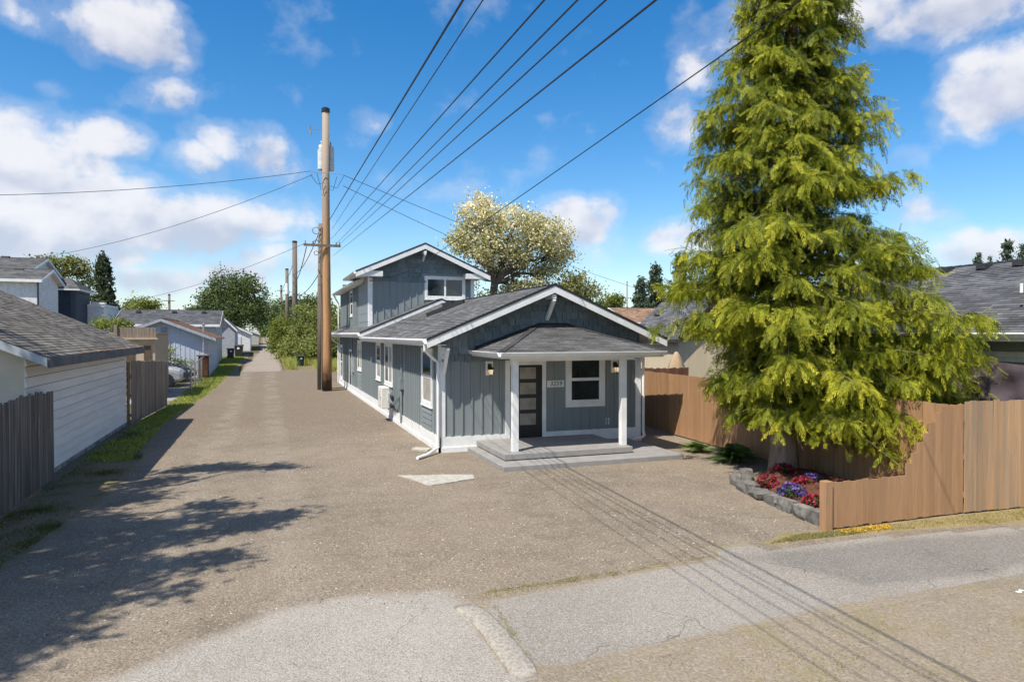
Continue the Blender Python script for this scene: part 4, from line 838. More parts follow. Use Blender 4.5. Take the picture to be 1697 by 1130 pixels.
# light blue garage beyond the chain link fence
LBLUE = pm('pale_blue_siding', (.50, .55, .63), (.45, .50, .58), scale=2, rough=.7, bump=.2, bscale=12, stretch=(6, 6, .4))
MOSS = shingle_mat('mossy_shingle', (.22, .125, .075), .5)
t = simple_house('blue_garage', 'pale blue garage with brown mossy roof beyond the chain link fence', -9.6, -3.75, 52, 61.5, zg(54), 3.0, 4.36, 'x', LBLUE, MOSS, .5, 'garage', pm('grey_blue_trim', (.40, .42, .46), rough=.7))
wgb = Wall((0, 52, 0), (1, 0, 0), (0, -1, 0))
for k in range(19): wgb.box(MB(), -9.5 + k * .3, -9.45 + k * .3, zg(52), 4.36 - .336 * abs(-9.47 + k * .3 + 6.67) - .3, -.001, .02).build('batten', LBLUE, t)
wgb.box(MB(), -6.75, -6.35, 3.35, 3.75, 0, .04).build('gable_vent', pm('grey_vent', (.30, .34, .42)), t)
MB().tube([(-4.05, 51.7, 2.0), (-4.05, 51.7, 3.9)], .07, 10).build('flue_pipe', STEEL, t); MB().lathe([(.07, 0), (.12, .03), (.12, .08), (0, .14)], (-4.05, 51.7, 3.9), 10).build('flue_cap', STEEL, t)
bx = thing('wood_box', 'rust brown wooden cupboard against the pale blue garage corner', 'cupboard', (-4.0, 51.6, zg(51.6)))
RUST = pm('rust_brown_wood', (.16, .07, .035), (.10, .05, .03), rough=.9); MB().box(-4.35, -3.72, 51.25, 51.92, zg(51) + .0, 1.75).build('carcass', RUST, bx); MB().box(-4.45, -3.6, 51.15, 51.95, 1.76, 1.83).build('lid', RUST, bx); MB().box(-4.3, -4.05, 51.22, 51.245, .4, 1.7).build('door', RUST, bx); MB().box(-4.02, -3.77, 51.22, 51.245, .4, 1.7).build('door', RUST, bx)
t = simple_house('grey_house', 'long low house with grey roof behind the pale blue garage', -11.6, -4.0, 64, 72, zg(66), 4.1, 5.45, 'y', pm('pale_wall', (.58, .58, .58)), ROOFD, .3)
for x in (-10.4, -7.6, -5.2): roof_box(t, (x, 66.9, 5.2), .2)
t = simple_house('white_garage', 'far white garage with shallow roof beside the blue car', -7.9, -1.75, 88, 95, zg(88), 3.35, 4.95, 'x', pm('clean_white', (.75, .75, .74)), ROOFG, .25, 'garage')
MB().box(-6.2, -2.8, 87.94, 87.99, zg(88), 3.0).build('garage_door', pm('door_white', (.70, .71, .74)), t)
simple_house('garden_shed', 'small grey shed at the far left side of the alley', -2.9, -.95, 106, 110, zg(107), 3.35, 3.8, 'x', pm('shed_grey', (.48, .47, .44)), ROOFG, .15, 'shed')
t = simple_house('grey_garage', 'grey garage gable between the long house and the far white garage', -5.0, -3.0, 76, 84, zg(78), 3.7, 4.95, 'x', pm('grey_wall', (.40, .42, .45)), ROOFD, .25, 'garage')
# cream shed with brown parapet left
TAN = pm('tan_stucco', (.50, .40, .28), (.43, .34, .24), scale=2, rough=.85, bump=.15)
t = thing('tan_outbuilding', 'flat roofed tan outbuilding with brown parapet behind the grey fence', 'outbuilding', (-7.5, 41, 0))
MB().box(-9.6, -5.25, 38.5, 43.5, -.1, 3.30).build('wall', TAN, t); MB().box(-9.7, -5.15, 38.4, 43.6, 3.301, 3.36).build('roof_slab', TAN, t)
pa = MB().box(-6.95, -5.2, 38.38, 38.5, 3.1, 3.62).build('parapet', GREYW, t); MB().box(-7.0, -5.1, 38.25, 38.62, 3.02, 3.10).build('ledge', TAN, t); MB().box(-7.05, -6.9, 38.3, 38.45, 3.1, 3.75).build('parapet_post', GREYW, t)
DBR = pm('dark_brown_board', (.12, .085, .055), rough=.85)
MB().box(-6.55, -6.2, 38.44, 38.498, .2, 2.6).build('door', DBR, t); MB().box(-5.75, -5.45, 38.44, 38.498, .2, 2.7).build('door', DBR, t)
# upper left houses
t = simple_house('white_house', 'white two storey house with grey gables at the far left edge', -36, at(47, 440, 62).x, 62, 70, zg(62), at(30, 446, 61).z, at(30, 427, 66).z, 'y', pm('clean_white', (.75, .75, .74)), ROOFG, .35)
t2 = simple_house('white_house', 'lower front gable of white house beside the dark blue tower', -36, at(63, 460, 56).x, 56, 61, zg(57), at(45, 463, 56).z, at(58, 446, 58.5).z, 'y', pm('clean_white', (.75, .75, .74)), ROOFG, .35)
roof_box(t2, at(33, 449, 58.2), .3); roof_box(t, at(10, 428, 65.8), .3)
MB().tube([(at(64, 470, 55.8).x, 55.75, at(40, 463, 56).z - .2), (at(64, 470, 55.8).x, 55.75, 3)], .06, 6).build('downspout', BLACK, t2)
NAVY = pm('navy_siding', (.045, .055, .075), (.035, .043, .06), rough=.7)
t = thing('navy_tower', 'dark navy house upper storey with low hipped grey roof', 'house', (at(97, 500, 68).x, 68, 0))
a, b = at(66, 478, 66), at(126, 478, 66); zt = a.z; MB().box(a.x, b.x, 66, 71, zg(66), zt).build('wall', NAVY, t)
cm = MB(); cm.box(b.x - .35, b.x + .02, 65.97, 65.998, zg(66), zt - .01); cm.build('corner_board', pm('navy_trim', (.085, .095, .115)), t)
mb = MB(); x0, x1, y0, y1, zz = a.x - .4, b.x + .4, 65.5, 71.5, zt; q0, q1, qz = (x0 + x1) / 2 - .4, (x0 + x1) / 2 + .4, at(90, 460, 68).z
roof_slope(mb, (x0, y0, zz), (x1, y0, zz), (q1, 68.5, qz), (q0, 68.5, qz)); roof_slope(mb, (x1, y0, zz), (x1, y1, zz), (q1, 68.6, qz), (q1, 68.5, qz)); roof_slope(mb, (x0, y1, zz), (x0, y0, zz), (q0, 68.5, qz), (q0, 68.6, qz)); roof_slope(mb, (x1, y1, zz), (x0, y1, zz), (q0, 68.5, qz), (q1, 68.5, qz))
roof_build(mb, 'roof', ROOFG, t); MB().box(x0, x1, y0, y1, zz - .12, zz - .005).build('fascia', WHITE, t); roof_box(t, at(84, 463, 67.6), .2)
t = thing('white_parapet_building', 'low white flat roofed building beside the dark evergreen', 'building', (at(150, 520, 70).x, 70, 0))
a, b = at(124, 506, 70), at(172, 512, 70); MB().box(a.x, b.x, 70, 78, zg(70), a.z - .1).build('wall', pm('clean_white', (.75, .75, .74)), t); MB().box(a.x - .1, b.x + .1, 69.9, 78.1, a.z - .1, a.z + .12).build('parapet', WHITE, t); MB().box(b.x - .9, b.x + .12, 69.85, 70.6, a.z + .12, a.z + .3).build('chimney_cap', WHITE, t)

# right side: cream shed and the neighbour's house
t = simple_house('cream_shed', 'cream shed with steep dark roof behind the brown fence', 17.0, 20.85, 25.7, 29.6, 0, 3.05, 4.98, 'x', pm('cream_panel', (.60, .50, .35), (.54, .45, .31), scale=1.2, rough=.8, bump=.1, stretch=(5, 5, .4)), ROOFD, .3, 'shed', pm('dark_trim', (.05, .05, .055)))
wc = Wall((0, 25.7, 0), (1, 0, 0), (0, -1, 0)); wc.box(MB(), 17, 20.8, 3.02, 3.06, 0, .012).build('panel_joint', pm('joint', (.12, .10, .08)), t); wc.box(MB(), 19.65, 19.95, 0, 3.3, 0, .08).build('dark_post', pm('dark_trim', (.05, .05, .055)), t)
for u, v in ((1089, 523), (1095, 547)): roof_box(t, at(u, v, 27.5), .11)
for p in (at(1113, 540, 27), at(1118, 528, 27.6)): MB().tube([p, p + Vector((0, 0, .35))], .045, 7).build('vent_pipe', STEEL, t)
p = thing('covered_grill', 'tan cloth cover over a grill by the cream shed', 'grill cover', (16.2, 24.6, 0)); cl = MB(); n = 14
for k, (r_, z) in enumerate(((.55, 0), (.50, .6), (.45, 1.4), (.36, 1.9), (.2, 2.3), (.06, 2.55))):
    for j in range(n): q = 2 * math.pi * j / n; w = r_ * (1 + .12 * math.sin(5 * q + k)); cl.v.append((16.2 + w * math.cos(q), 24.6 + w * .8 * math.sin(q), z))
for k in range(5):
    for j in range(n): cl.f.append((k * n + j, k * n + (j + 1) % n, (k + 1) * n + (j + 1) % n, (k + 1) * n + j))
cl.f.append(tuple(range(5 * n, 6 * n))); cl.build('cover', pm('tan_cloth', (.42, .30, .19), (.36, .26, .16), rough=.9, bump=.3, bscale=6), p, smooth=True)
SAGE = pm('sage_siding', (.215, .235, .215), (.19, .21, .19), rough=.75)
t = thing('neighbour_house', 'sage green neighbour house with large dark grey roof at the right edge', 'house', (19, 11, 0))
NR = Wall((16.0, 0, 0), (0, 1, 0), (-1, 0, 0)); nw = NR.box(MB(), 2, 18, 0, 3.25, -.15, 0).build('side_wall', SAGE, t)
for k in range(16): NR.box(MB(), 2, 18, 2.92 + k * .001 if k > 2 else 2.90 + k * .115, (2.90 + k * .115 + .11) if k <= 2 else 2.921 + k * .001, 0, .016).build('siding_board', SAGE, nw) if k <= 2 else None
NR.box(MB(), 2, 18, 2.76, 2.89, 0, .03).build('belt_board', pm('cream_trim', (.72, .68, .60), rough=.6), t); NR.box(MB(), 2, 18, 2.66, 2.752, 0, .02).build('belt_board', pm('cream_trim', (.72, .68, .60)), t)
MB().prism([(16, 17.9, 0), (24, 17.9, 0), (24, 17.9, 3.2), (20, 17.9, 5.05), (16, 17.9, 3.2)], (0, .1, 0)).build('gable_wall', SAGE, t)
gable_roof(t, 15.5, 24.5, 1.7, 18.3, 20, 5.38, .455, ROOFD, WHITE, .1); gutter(t, 15.5, 1.8, 18.2, 5.38 - .455 * 4.5 - .02); MB().box(15.5, 15.53, 1.8, 18.2, 3.13, 3.25).build('fascia', WHITE, t)
MB().box(15.54, 15.999, 1.8, 18.2, 3.15, 3.17).build('soffit', WHITE, t)
for u, v in ((1571, 449), (1633, 444), (1694, 438)):
    a = at(u, v, 12); q = a - Vector((0, 0, 3.3)); s_ = (5.38 - .455 * 20 - 3.3) / (q.z - .455 * q.x); roof_box(t, Vector((q.x * s_, q.y * s_, 3.3 + q.z * s_)), .2)
MB().tube([(15.44, 9.55, 3.15), (15.6, 9.55, 2.95), (15.9, 9.55, 2.85), (15.9, 9.55, .2)], .05, 8).build('downspout', WHITE, t)
MB().tube([at(1692, 485, 11.0), at(1692, 485, 11.0) + Vector((0, 0, .22))], .035, 8).build('vent_pipe', WHITE, t)
tp = MB(); ny_, nz_ = 60, 16
for j in range(nz_ + 1):
    for i in range(ny_ + 1):
        y = 9.4 + 7.5 * i / ny_; z = 1.1 + 1.53 * j / nz_; tp.v.append((15.62 - .10 * math.sin(y * 2.1 + z) - .05 * math.sin(y * 6.3 - z * 3) - .04 * math.sin(z * 9 + y * 4) - .12 * (1 - j / nz_), y, z + .03 * math.sin(y * 3)))
for j in range(nz_):
    for i in range(ny_): k = j * (ny_ + 1) + i; tp.f.append((k, k + 1, k + ny_ + 2, k + ny_ + 1))
tag(tp.build('hanging_tarp', pm('violet_grey_tarp', (.115, .090, .105), (.085, .068, .080), rough=.28, spec=.6), smooth=True), 'crumpled violet grey plastic tarp hung along the sage house wall', 'tarp')
t = simple_house('brown_roof_house', 'distant house with red brown roof right of the blue house', at(1030, 540, 60).x, at(1100, 540, 60).x, 58, 66, 0, at(1060, 534, 58).z, at(1060, 510, 62).z, 'y', pm('pale_wall', (.58, .58, .58)), ROOFT, .4)

# ---------------------------------------------------------------- utility poles and wires
POLEW = pm('pole_wood', (.47, .265, .125), (.36, .195, .090), scale=1.6, rough=.85, bump=.5, bscale=10, stretch=(8, 8, .25)); POLEG = pm('grey_pole_wood', (.20, .165, .135), (.14, .115, .095), scale=2, rough=.9, bump=.4, bscale=10, stretch=(8, 8, .25))
def pole_mat():
    m = POLEW; nt = m.node_tree; b = nt.nodes['Principled BSDF']; src = b.inputs['Base Color'].links[0].from_socket
    g = nn(nt, 'ShaderNodeNewGeometry'); sp = nn(nt, 'ShaderNodeSeparateXYZ'); nt.links.new(g.outputs['Position'], sp.inputs[0]); nz_ = noise(nt, g.outputs['Position'], 3, 5)
    z = math_n(nt, 'ADD', sp.outputs[2], math_n(nt, 'MULTIPLY', math_n(nt, 'SUBTRACT', nz_, .5), 1.6))
    c = mixc(nt, smooth(nt, z, .3, 1.5), (.050, .035, .024), src)           # creosote-soaked butt
    c = mixc(nt, smooth(nt, z, 8.0, 12.5), c, (.330, .265, .205)); nt.links.new(c, b.inputs['Base Color'])   # bleached upper shaft
pole_mat()
PX, PY = 3.32, 40.6
t = thing('utility_pole', 'tall orange brown wooden utility pole with pale transformer by the alley', 'utility pole', (PX, PY, 0))
MB().tube([(PX, PY, -.3), (PX, PY, 2), (PX - .02, PY, 6), (PX - .04, PY, 11), (PX - .04, PY, 16.1)], [.275, .26, .235, .21, .19], 20, True).build('shaft', POLEW, t, smooth=True)
MB().lathe([(.235, 0), (.235, .2), (.15, .25), (0, .26)], (PX - .04, PY, 16.0), 16).build('pole_cap', BLACK, t)
for sx in (-.30, .30):
    tr = MB().lathe([(0, 0), (.19, .0), (.21, .04), (.21, 1.3), (.16, 1.42), (0, 1.45)], (PX + sx * .85, PY + .34, 12.75), 14).build('transformer', pm('transformer_grey', (.62, .63, .62), rough=.45), t, smooth=False)
    MB().lathe([(.03, 0), (.05, .05), (.03, .1), (.05, .15), (.02, .22)], (PX + sx * .85, PY + .34, 14.2), 8).build('bushing', pm('porcelain', (.35, .30, .26), rough=.3), tr)
MB().bar((PX - 1.3, PY - .33, 8.33), (PX + .75, PY - .33, 8.33), .10, .13).build('crossarm', POLEG, t)
MB().bar((PX - .9, PY - .3, 12.45), (PX + .95, PY - .3, 12.45), .03, .03).build('service_bracket', STEEL, t)
for sx in (-1.2, -.8, .5, .68): MB().lathe([(.02, 0), (.05, .04), (.03, .09), (.05, .13), (.0, .18)], (PX + sx, PY - .33, 8.4), 8).build('insulator', pm('porcelain', (.35, .30, .26)), t)
cut = MB().tube([(PX - .3, PY, 15.0), (PX - .95, PY, 14.9)], .018, 5).build('switch_arm', STEEL, t); MB().tube([(PX - .95, PY, 15.15), (PX - .83, PY, 14.65)], .05, 7).build('fuse_cutout', pm('porcelain', (.35, .30, .26)), cut)
for a, b in (((-.55, 12.4), (-.1, 11.6)), ((.55, 12.3), (.1, 11.6)), ((-.9, 12.3), (-.15, 11.9)), ((.95, 12.4), (.15, 11.75))):
    MB().tube([(PX + a[0], PY - .3, a[1]), (PX + (a[0] + b[0]) / 2, PY - .3, min(a[1], b[1]) - .12), (PX + b[0], PY - .27, b[1])], .014, 5).build('jumper_wire', BLACK, t)
MB().tube([(PX - .27, PY - .12, 9.4), (PX - .36, PY - .1, 7.0), (PX - .30, PY - .12, 4.0), (PX - .31, PY - .1, .1)], .03, 6).build('riser_pipe', POLEG, t)
t = thing('utility_pole', 'old grey stub pole standing close behind the main utility pole', 'utility pole', (3.08, 41.6, 0))
MB().tube([(3.08, 41.6, -.2), (3.08, 41.6, 5), (3.13, 41.6, 9.75)], [.24, .22, .2], 14).build('shaft', POLEG, t, smooth=True)
for k, (dz, r) in enumerate(((9.3, .2), (8.6, .15), (8.0, .12))):
    MB().tube([(2.98 + r * math.cos(q) - .2, 41.3, dz + r * math.sin(q)) for q in np.linspace(0, 5.6, 10)], .018, 5).build('cable_coil', BLACK, t)
for (u, v, y, lb, wid) in ((489, 402, 76, 'grey utility pole standing nearest among the far alley poles', .26), (476, 447, 106, 'banded utility pole second along the far alley', .24), (466.5, 474, 140, 'third and slimmest utility pole far down the alley', .2), (281, 489, 120, 'tiny utility pole above the long grey roof', .18), (1039, 468, 110, 'thin street light pole right of the blue house', .1)):
    p = at(u, v, y); t = thing('utility_pole', lb, 'utility pole', (p.x, p.y, zg(y)), group='far poles')
    MB().tube([(p.x, y, zg(y) - .2), (p.x, y, p.z)], [wid * 1.15, wid * .95], 10).build('shaft', POLEG, t, smooth=True)
    MB().lathe([(wid, 0), (wid, .2), (0, .25)], (p.x, y, p.z - .05), 10).build('pole_cap', BLACK, t)
    if u == 476: MB().lathe([(wid * 1.15, 0), (wid * 1.15, 1.6)], (p.x, y, p.z - 3.6), 12).build('white_band', WHITE, t)
    if u in (281, 466.5): MB().bar((p.x - .8, y - .25, p.z - .9), (p.x + .8, y - .25, p.z - .9), .1, .12).build('crossarm', POLEG, t)
WIRE = pm('black_cable', (.022, .023, .026), rough=.5); WIREG = pm('grey_cable', (.10, .11, .13), rough=.5)
def wire(label, pts, r=.012, sag=0.0, mat=None, n=28):
    P = [Vector(p) for p in pts]; out = []
    for i in range(len(P) - 1):
        for k in range(n + (i == len(P) - 2)):
            s_ = k / n; q = P[i].lerp(P[i + 1], s_); q.z -= sag * 4 * s_ * (1 - s_); out.append(q)
    return tag(MB().tube(out, r, 5).build('overhead_wire', mat or WIRE), label, 'wire', 'overhead wires')
def run(label, u, shx, z_att, x_att, r, sag=.0):
    """wire from the pole forward over the photographer, crossing the upper frame edge at u; its sun shadow falls at X = shx"""
    a = (u - 848.5) / 1131; rx, ry, rz = _S + a * _C, _C - a * _S, 553 / 1131.; d = (shx - SDX * 3.3) / (rx + SDX * rz); q = Vector((rx * d, ry * d, 3.3 + rz * d)); p = Vector((x_att, PY - .2, z_att)); e = q + (q - p) * ((q.y + 14) / (p.y - q.y))
    wire(label, [p, e], r, sag)
run('thickest black cable, leftmost of the wires running over the yard', 770, 6.75, 9.75, PX + .1, .018)
run('second wire from the left of those running over the yard', 803, 6.45, 9.3, PX + .28, .009)
run('third wire from the left of those running over the yard', 905, 6.2, 8.75, PX + .25, .010)
run('fourth wire from the left of those running over the yard', 960, 5.85, 8.45, PX + .5, .0085)
run('fifth wire from the left of those running over the yard', 1007, 5.5, 8.4, PX + .65, .0075)
run('sixth wire from the left, sloping over the blue house', 1090, 5.15, 7.75, PX + .3, .0075)
q = at(1310, 0, 8); wire('black service cable crossing the cedar and roof to the blue house', [(4.30, 36.5, 6.0), (6.4, 31.5, 6.25), q + (q - Vector((6.4, 31.5, 6.25))) * .8], .012, .12)
wire('upper grey wire running left from the utility pole', [(PX - .9, PY - .3, 12.5), at(-120, 325, 40)], .016, .35, WIREG)
wire('lower grey wire dropping left from the utility pole to the white house', [(PX - .8, PY - .3, 12.3), at(60, 428, 58)], .016, .6, WIREG)
wire('faint wire from the crossarm down to the left houses', [(PX - 1.25, PY - .3, 8.4), at(180, 505, 58)], .012, .5, WIREG)
wire('upper wire running right from the utility pole behind the flowering tree', [(PX + .95, PY - .3, 12.4), at(1130, 500, 70)], .018, .5, WIREG)
wire('lower wire running right from the utility pole', [(PX + .9, PY - .3, 11.8), at(1060, 520, 70)], .018, .5, WIREG)
fp = at(489, 402, 76)
for dx, z0, z1, lb in ((-.3, 9.4, 9.6, 'upper'), (-1.1, 8.3, 8.8, 'middle'), (-.35, 6.9, 7.6, 'lower')): wire(lb + ' wire between the main pole and the first far pole', [(PX + dx, PY + .3, z0), (fp.x - .2, 76, z1)], .025, .7)
wire('wire joining the far alley poles above the shrubs', [(fp.x, 76, 11.5), at(476, 460, 106), at(466.5, 480, 140)], .03, .4, WIREG)

# ---------------------------------------------------------------- vehicles and bins
def wheel(parent, x, y, z, r=.36, w=.24):
    mb = MB(); pr = [(r * .62, -w / 2), (r * .92, -w / 2), (r, -w * .3), (r, w * .3), (r * .92, w / 2), (r * .62, w / 2)]; mb.lathe(pr + [pr[0]], n=20); o = mb.build('tyre', pm('tyre_rubber', (.018, .018, .018), rough=.8), parent, True, world=False); o.location = (x, y, z); o.rotation_euler = (R(90), 0, 0)
    k = MB(); k.lathe([(0, .05), (.07, .06), (.09, .03), (r * .55, .04), (r * .62, .08), (r * .62, -.1)], n=20)
    for i in range(5): q = i * 2 * math.pi / 5; k.bar((.06 * math.cos(q), .06 * math.sin(q), .055), (r * .6 * math.cos(q), r * .6 * math.sin(q), .06), .05, .03)
    o2 = k.build('rim', STEEL, parent, world=False); o2.location = (x, y, z); o2.rotation_euler = (R(90) if y < 0 else R(-90), 0, 0)
def car(name, label, cat, loc, rz, paint, L=4.6, W=1.85, hb=1.02, ht=1.68, hood=1.15):
    """front at +x"""
    t = thing(name, label, cat, loc, rz); h = L / 2
    st = [(-h, .45, hb * .86, .86), (-h + .12, .32, hb * .98, .95), (-h + .9, .28, hb, 1), (0, .26, hb, 1), (h - hood, .26, hb, 1), (h - hood * .5, .28, hb * .95, .98), (h - .18, .30, hb * .84, .92), (h, .42, hb * .68, .82)]
    mb = MB(); n = 10
    for x, zl, zb, ww in st:
        w = W / 2 * ww; mb.v += [(x, -w * .92, zl), (x, -w, zl + .12), (x, -w, zb - .25), (x, -w * .96, zb - .08), (x, -w * .86, zb), (x, w * .86, zb), (x, w * .96, zb - .08), (x, w, zb - .25), (x, w, zl + .12), (x, w * .92, zl)]
    for i in range(len(st) - 1):
        for j in range(n): mb.f.append((i * n + j, i * n + (j + 1) % n, (i + 1) * n + (j + 1) % n, (i + 1) * n + j))
    mb.f += [tuple(range(n)), tuple(range((len(st) - 1) * n, len(st) * n))]
    body = mb.build('body', paint, t, world=False); bevel(body, .04, 3)
    cab = [(-h + .12, hb - .02, .86, 0), (-h + .55, ht - .08, .74, 1), (-.2, ht, .76, 1), (h - hood - 1.0, ht - .06, .74, 1), (h - hood + .05, hb - .02, .86, 0)]
    g = MB()
    for x, z, w, _ in cab: g.v += [(x, -W / 2 * w, z), (x, W / 2 * w, z)]
    lowz = hb - .03; b0, b1 = cab[0][0], cab[-1][0]
    g = MB(); top = [c for c in cab if c[3]]
    for s_ in (-1, 1): g.add([(b0, s_ * W / 2 * .88, lowz)] + [(c[0], s_ * W / 2 * c[2], c[1] - .05) for c in top] + [(b1, s_ * W / 2 * .88, lowz)], [tuple(range(len(top) + 2))])
    g.add([(b1, -W / 2 * .84, lowz), (b1, W / 2 * .84, lowz), (top[-1][0], W / 2 * .72, top[-1][1] - .04), (top[-1][0], -W / 2 * .72, top[-1][1] - .04)], [(0, 1, 2, 3)])
    g.add([(b0, -W / 2 * .84, lowz), (b0, W / 2 * .84, lowz), (top[0][0], W / 2 * .72, top[0][1] - .04), (top[0][0], -W / 2 * .72, top[0][1] - .04)], [(0, 1, 2, 3)])
    g.build('windows', GLASS, t, world=False)
    r = MB()
    for i in range(len(top) - 1):
        a, b = top[i], top[i + 1]; r.add([(a[0], -W / 2 * a[2], a[1] - .06), (a[0], W / 2 * a[2], a[1] - .06), (b[0], W / 2 * b[2], b[1] - .06), (b[0], -W / 2 * b[2], b[1] - .06), (a[0], -W / 2 * a[2] * .9, a[1]), (a[0], W / 2 * a[2] * .9, a[1]), (b[0], W / 2 * b[2] * .9, b[1]), (b[0], -W / 2 * b[2] * .9, b[1])], [(0, 1, 2, 3), (4, 5, 6, 7), (0, 1, 5, 4), (1, 2, 6, 5), (2, 3, 7, 6), (3, 0, 4, 7)])
    for s_ in (-1, 1):
        for c0, c1 in (((b0, lowz, .885), (top[0][0], top[0][1] - .05, top[0][2] + .005)), ((b1, lowz, .885), (top[-1][0], top[-1][1] - .05, top[-1][2] + .005)), ((-.1, lowz, .885), (-.2, ht - .05, .765))): r.bar((c0[0], s_ * W / 2 * c0[2], c0[1]), (c1[0], s_ * W / 2 * c1[2], c1[1]), .08, .05, up=(0, 1, 0))
    r.build('roof', paint, t, world=False)
    for s_ in (-1, 1):
        MB().prism([(h - .34, s_ * W / 2 * .9, hb * .62), (h - .05, s_ * W / 2 * .80, hb * .60), (h - .12, s_ * W / 2 * .78, hb * .76), (h - .42, s_ * W / 2 * .91, hb * .78)], (0.02, s_ * .04, 0)).build('headlight', pm('headlight_lens', (.55, .57, .6), rough=.1, spec=.8), t, world=False)
        MB().box(h - hood - .1, h - hood + .08, s_ * W / 2 * 1.0 if s_ > 0 else s_ * W / 2 - .2, s_ * W / 2 + .2 if s_ > 0 else s_ * W / 2, hb - .02, hb + .12).build('mirror', paint, t, world=False)
        for x in (-h + .85, h - .88):
            wheel(t, x, s_ * (W / 2 - .10), .36)
            k = MB().lathe([(.0, 0), (.42, 0), (.42, .02), (0, .02)], n=20).build('wheel_arch', pm('arch_black', (.012, .012, .012), rough=.9), t, world=False); k.rotation_euler = (R(90), 0, 0); k.location = (x, s_ * (W / 2) + (.012 if s_ > 0 else .01), .38)
    MB().box(h - .03, h + .02, -W / 2 * .5, W / 2 * .5, hb * .42, hb * .66).build('grille', pm('arch_black', (.012, .012, .012)), t, world=False)
    return t
car('parked_suv', 'silver white vehicle parked nose out behind the chain link fence', 'car', (-7.05, 46.2, zg(46.2) + .01), 0, pm('silver_paint', (.62, .63, .65), rough=.25, spec=.6, metal=.2), 4.7, 1.95, 1.2, 1.85)
p = at(397, 574, 84); car('parked_car', 'blue car parked before the far white garage', 'car', (p.x - 1.9, 84, zg(84) + .01), 0, pm('blue_paint', (.012, .035, .16), rough=.2, spec=.6), 4.4, 1.8, .98, 1.5)
car('parked_car', 'dark car behind the silver white vehicle, only its roof showing', 'car', (-6.6, 49.3, zg(49) + .01), 0, pm('black_car_paint', (.02, .02, .024), rough=.2, spec=.6), 4.5, 1.8, 1.0, 1.5)
def bin_(label, x, y, c, s=1.0, lidc=None):
    t = thing('wheelie_bin', label, 'bin', (x, y, zg(y)), random.uniform(-.2, .2), group='wheeled bins along the alley'); m = pm('bin_' + label[:9].replace(' ', '_'), c, rough=.5)
    mb = MB(); a, b, h = .26 * s, .33 * s, 1.0 * s; mb.add([(-a, -a, .06), (a, -a, .06), (a, a, .06), (-a, a, .06), (-b, -b, h), (b, -b, h), (b, b * 1.1, h), (-b, b * 1.1, h)], [(0, 3, 2, 1), (4, 5, 6, 7), (0, 1, 5, 4), (1, 2, 6, 5), (2, 3, 7, 6), (3, 0, 4, 7)]); bevel(mb.build('tub', m, t, world=False), .03)
    bevel(MB().prism([(-b - .04, -b - .06, h), (-b - .04, b * 1.15, h), (-b - .04, b * 1.1, h + .10 * s), (-b - .04, -b, h + .06 * s)], (2 * b + .08, 0, 0)).build('lid', pm('bin_lid', (.05, .055, .055), rough=.5), t, world=False), .02)
    for sx in (-1, 1):
        w = MB().lathe([(0, -.04), (.13, -.04), (.13, .04), (0, .04)], n=12).build('wheel', pm('tyre_rubber', (.018, .018, .018)), t, world=False); w.location = (sx * (a + .03), a, .13); w.rotation_euler = (0, R(90), 0)
    MB().tube([(-b, b * 1.15, h + .02), (b, b * 1.15, h + .02)], .02, 6).build('handle', m, t, world=False)
    MB().box(-.10 * s, .10 * s, -b * .96 - .012, -b * .9, h * .70, h * .86).build('label_sticker', WHITE, t, world=False)
p = at(498, 603, 61.5); bin_('dark green wheeled bin in the tall grass right of the alley', p.x, 61.5, (.018, .045, .032), .85)
p = at(383, 590, 74); bin_('low grey wheeled bin, nearer of the two left of the alley', p.x, 73, (.06, .065, .06), .95)
p = at(396, 588, 76); bin_('taller dark wheeled bin by the grey garage', p.x, 76, (.03, .035, .03), 1.15)

# ---------------------------------------------------------------- flower bed, ferns
STONE = pm('bed_stone', (.19, .175, .155), (.10, .094, .085), scale=7, rough=.95, bump=.8, bscale=16, rnd=.2)
MULCH = pm('red_mulch', (.17, .065, .035), (.085, .035, .022), scale=30, rough=.95, bump=1, bscale=55)
fb = thing('flower_bed', 'stone edged flower bed of red mulch at the foot of the tall conifer', 'flower bed', (10, 11, 0))
poly = [(9.62, 11.95), (9.35, 10.9), (9.12, 9.9), (8.98, 9.12), (11.9, 9.1), (11.9, 13.3), (10.9, 13.1), (10.3, 12.5)]
XX, YY = np.meshgrid(np.linspace(8.9, 11.95, 40), np.linspace(9.05, 13.4, 56)); Q = np.c_[XX.ravel(), YY.ravel()]; sd = poly_sd(Q, poly); hz = .02 + .20 * np.clip(sd / .35, 0, 1) + .03 * np.sin(Q[:, 0] * 7) * np.cos(Q[:, 1] * 6) + rng.normal(size=len(Q)) * .008; hz = np.where(sd < 0, -.03, hz)
i = np.arange(39 * 55); a = i // 39 * 40 + i % 39; F = np.c_[a, a + 1, a + 41, a + 40]; F = F[(sd[F] > -.08).all(1)]; mb = MB(); mb.v = np.c_[Q, hz].tolist(); mb.f = F.tolist(); link(bpy.data.objects.new('mulch', mb.mesh('mulch', MULCH, True, False)), fb)
ch = MB()
for k in range(1400):
    x, y = random.uniform(9, 11.9), random.uniform(9.1, 13.2); j = int((y - 9.05) / 4.35 * 55) * 40 + int((x - 8.9) / 3.05 * 39)
    if sd[j] < .05: continue
    q = random.random() * 6.28; l = random.uniform(.02, .06); ch.bar((x, y, hz[j] + .012), (x + l * math.cos(q), y + l * math.sin(q), hz[j] + random.uniform(0, .03)), .015, .008)
tag(ch.build('bark_chips', MULCH, fb), kind='stuff')
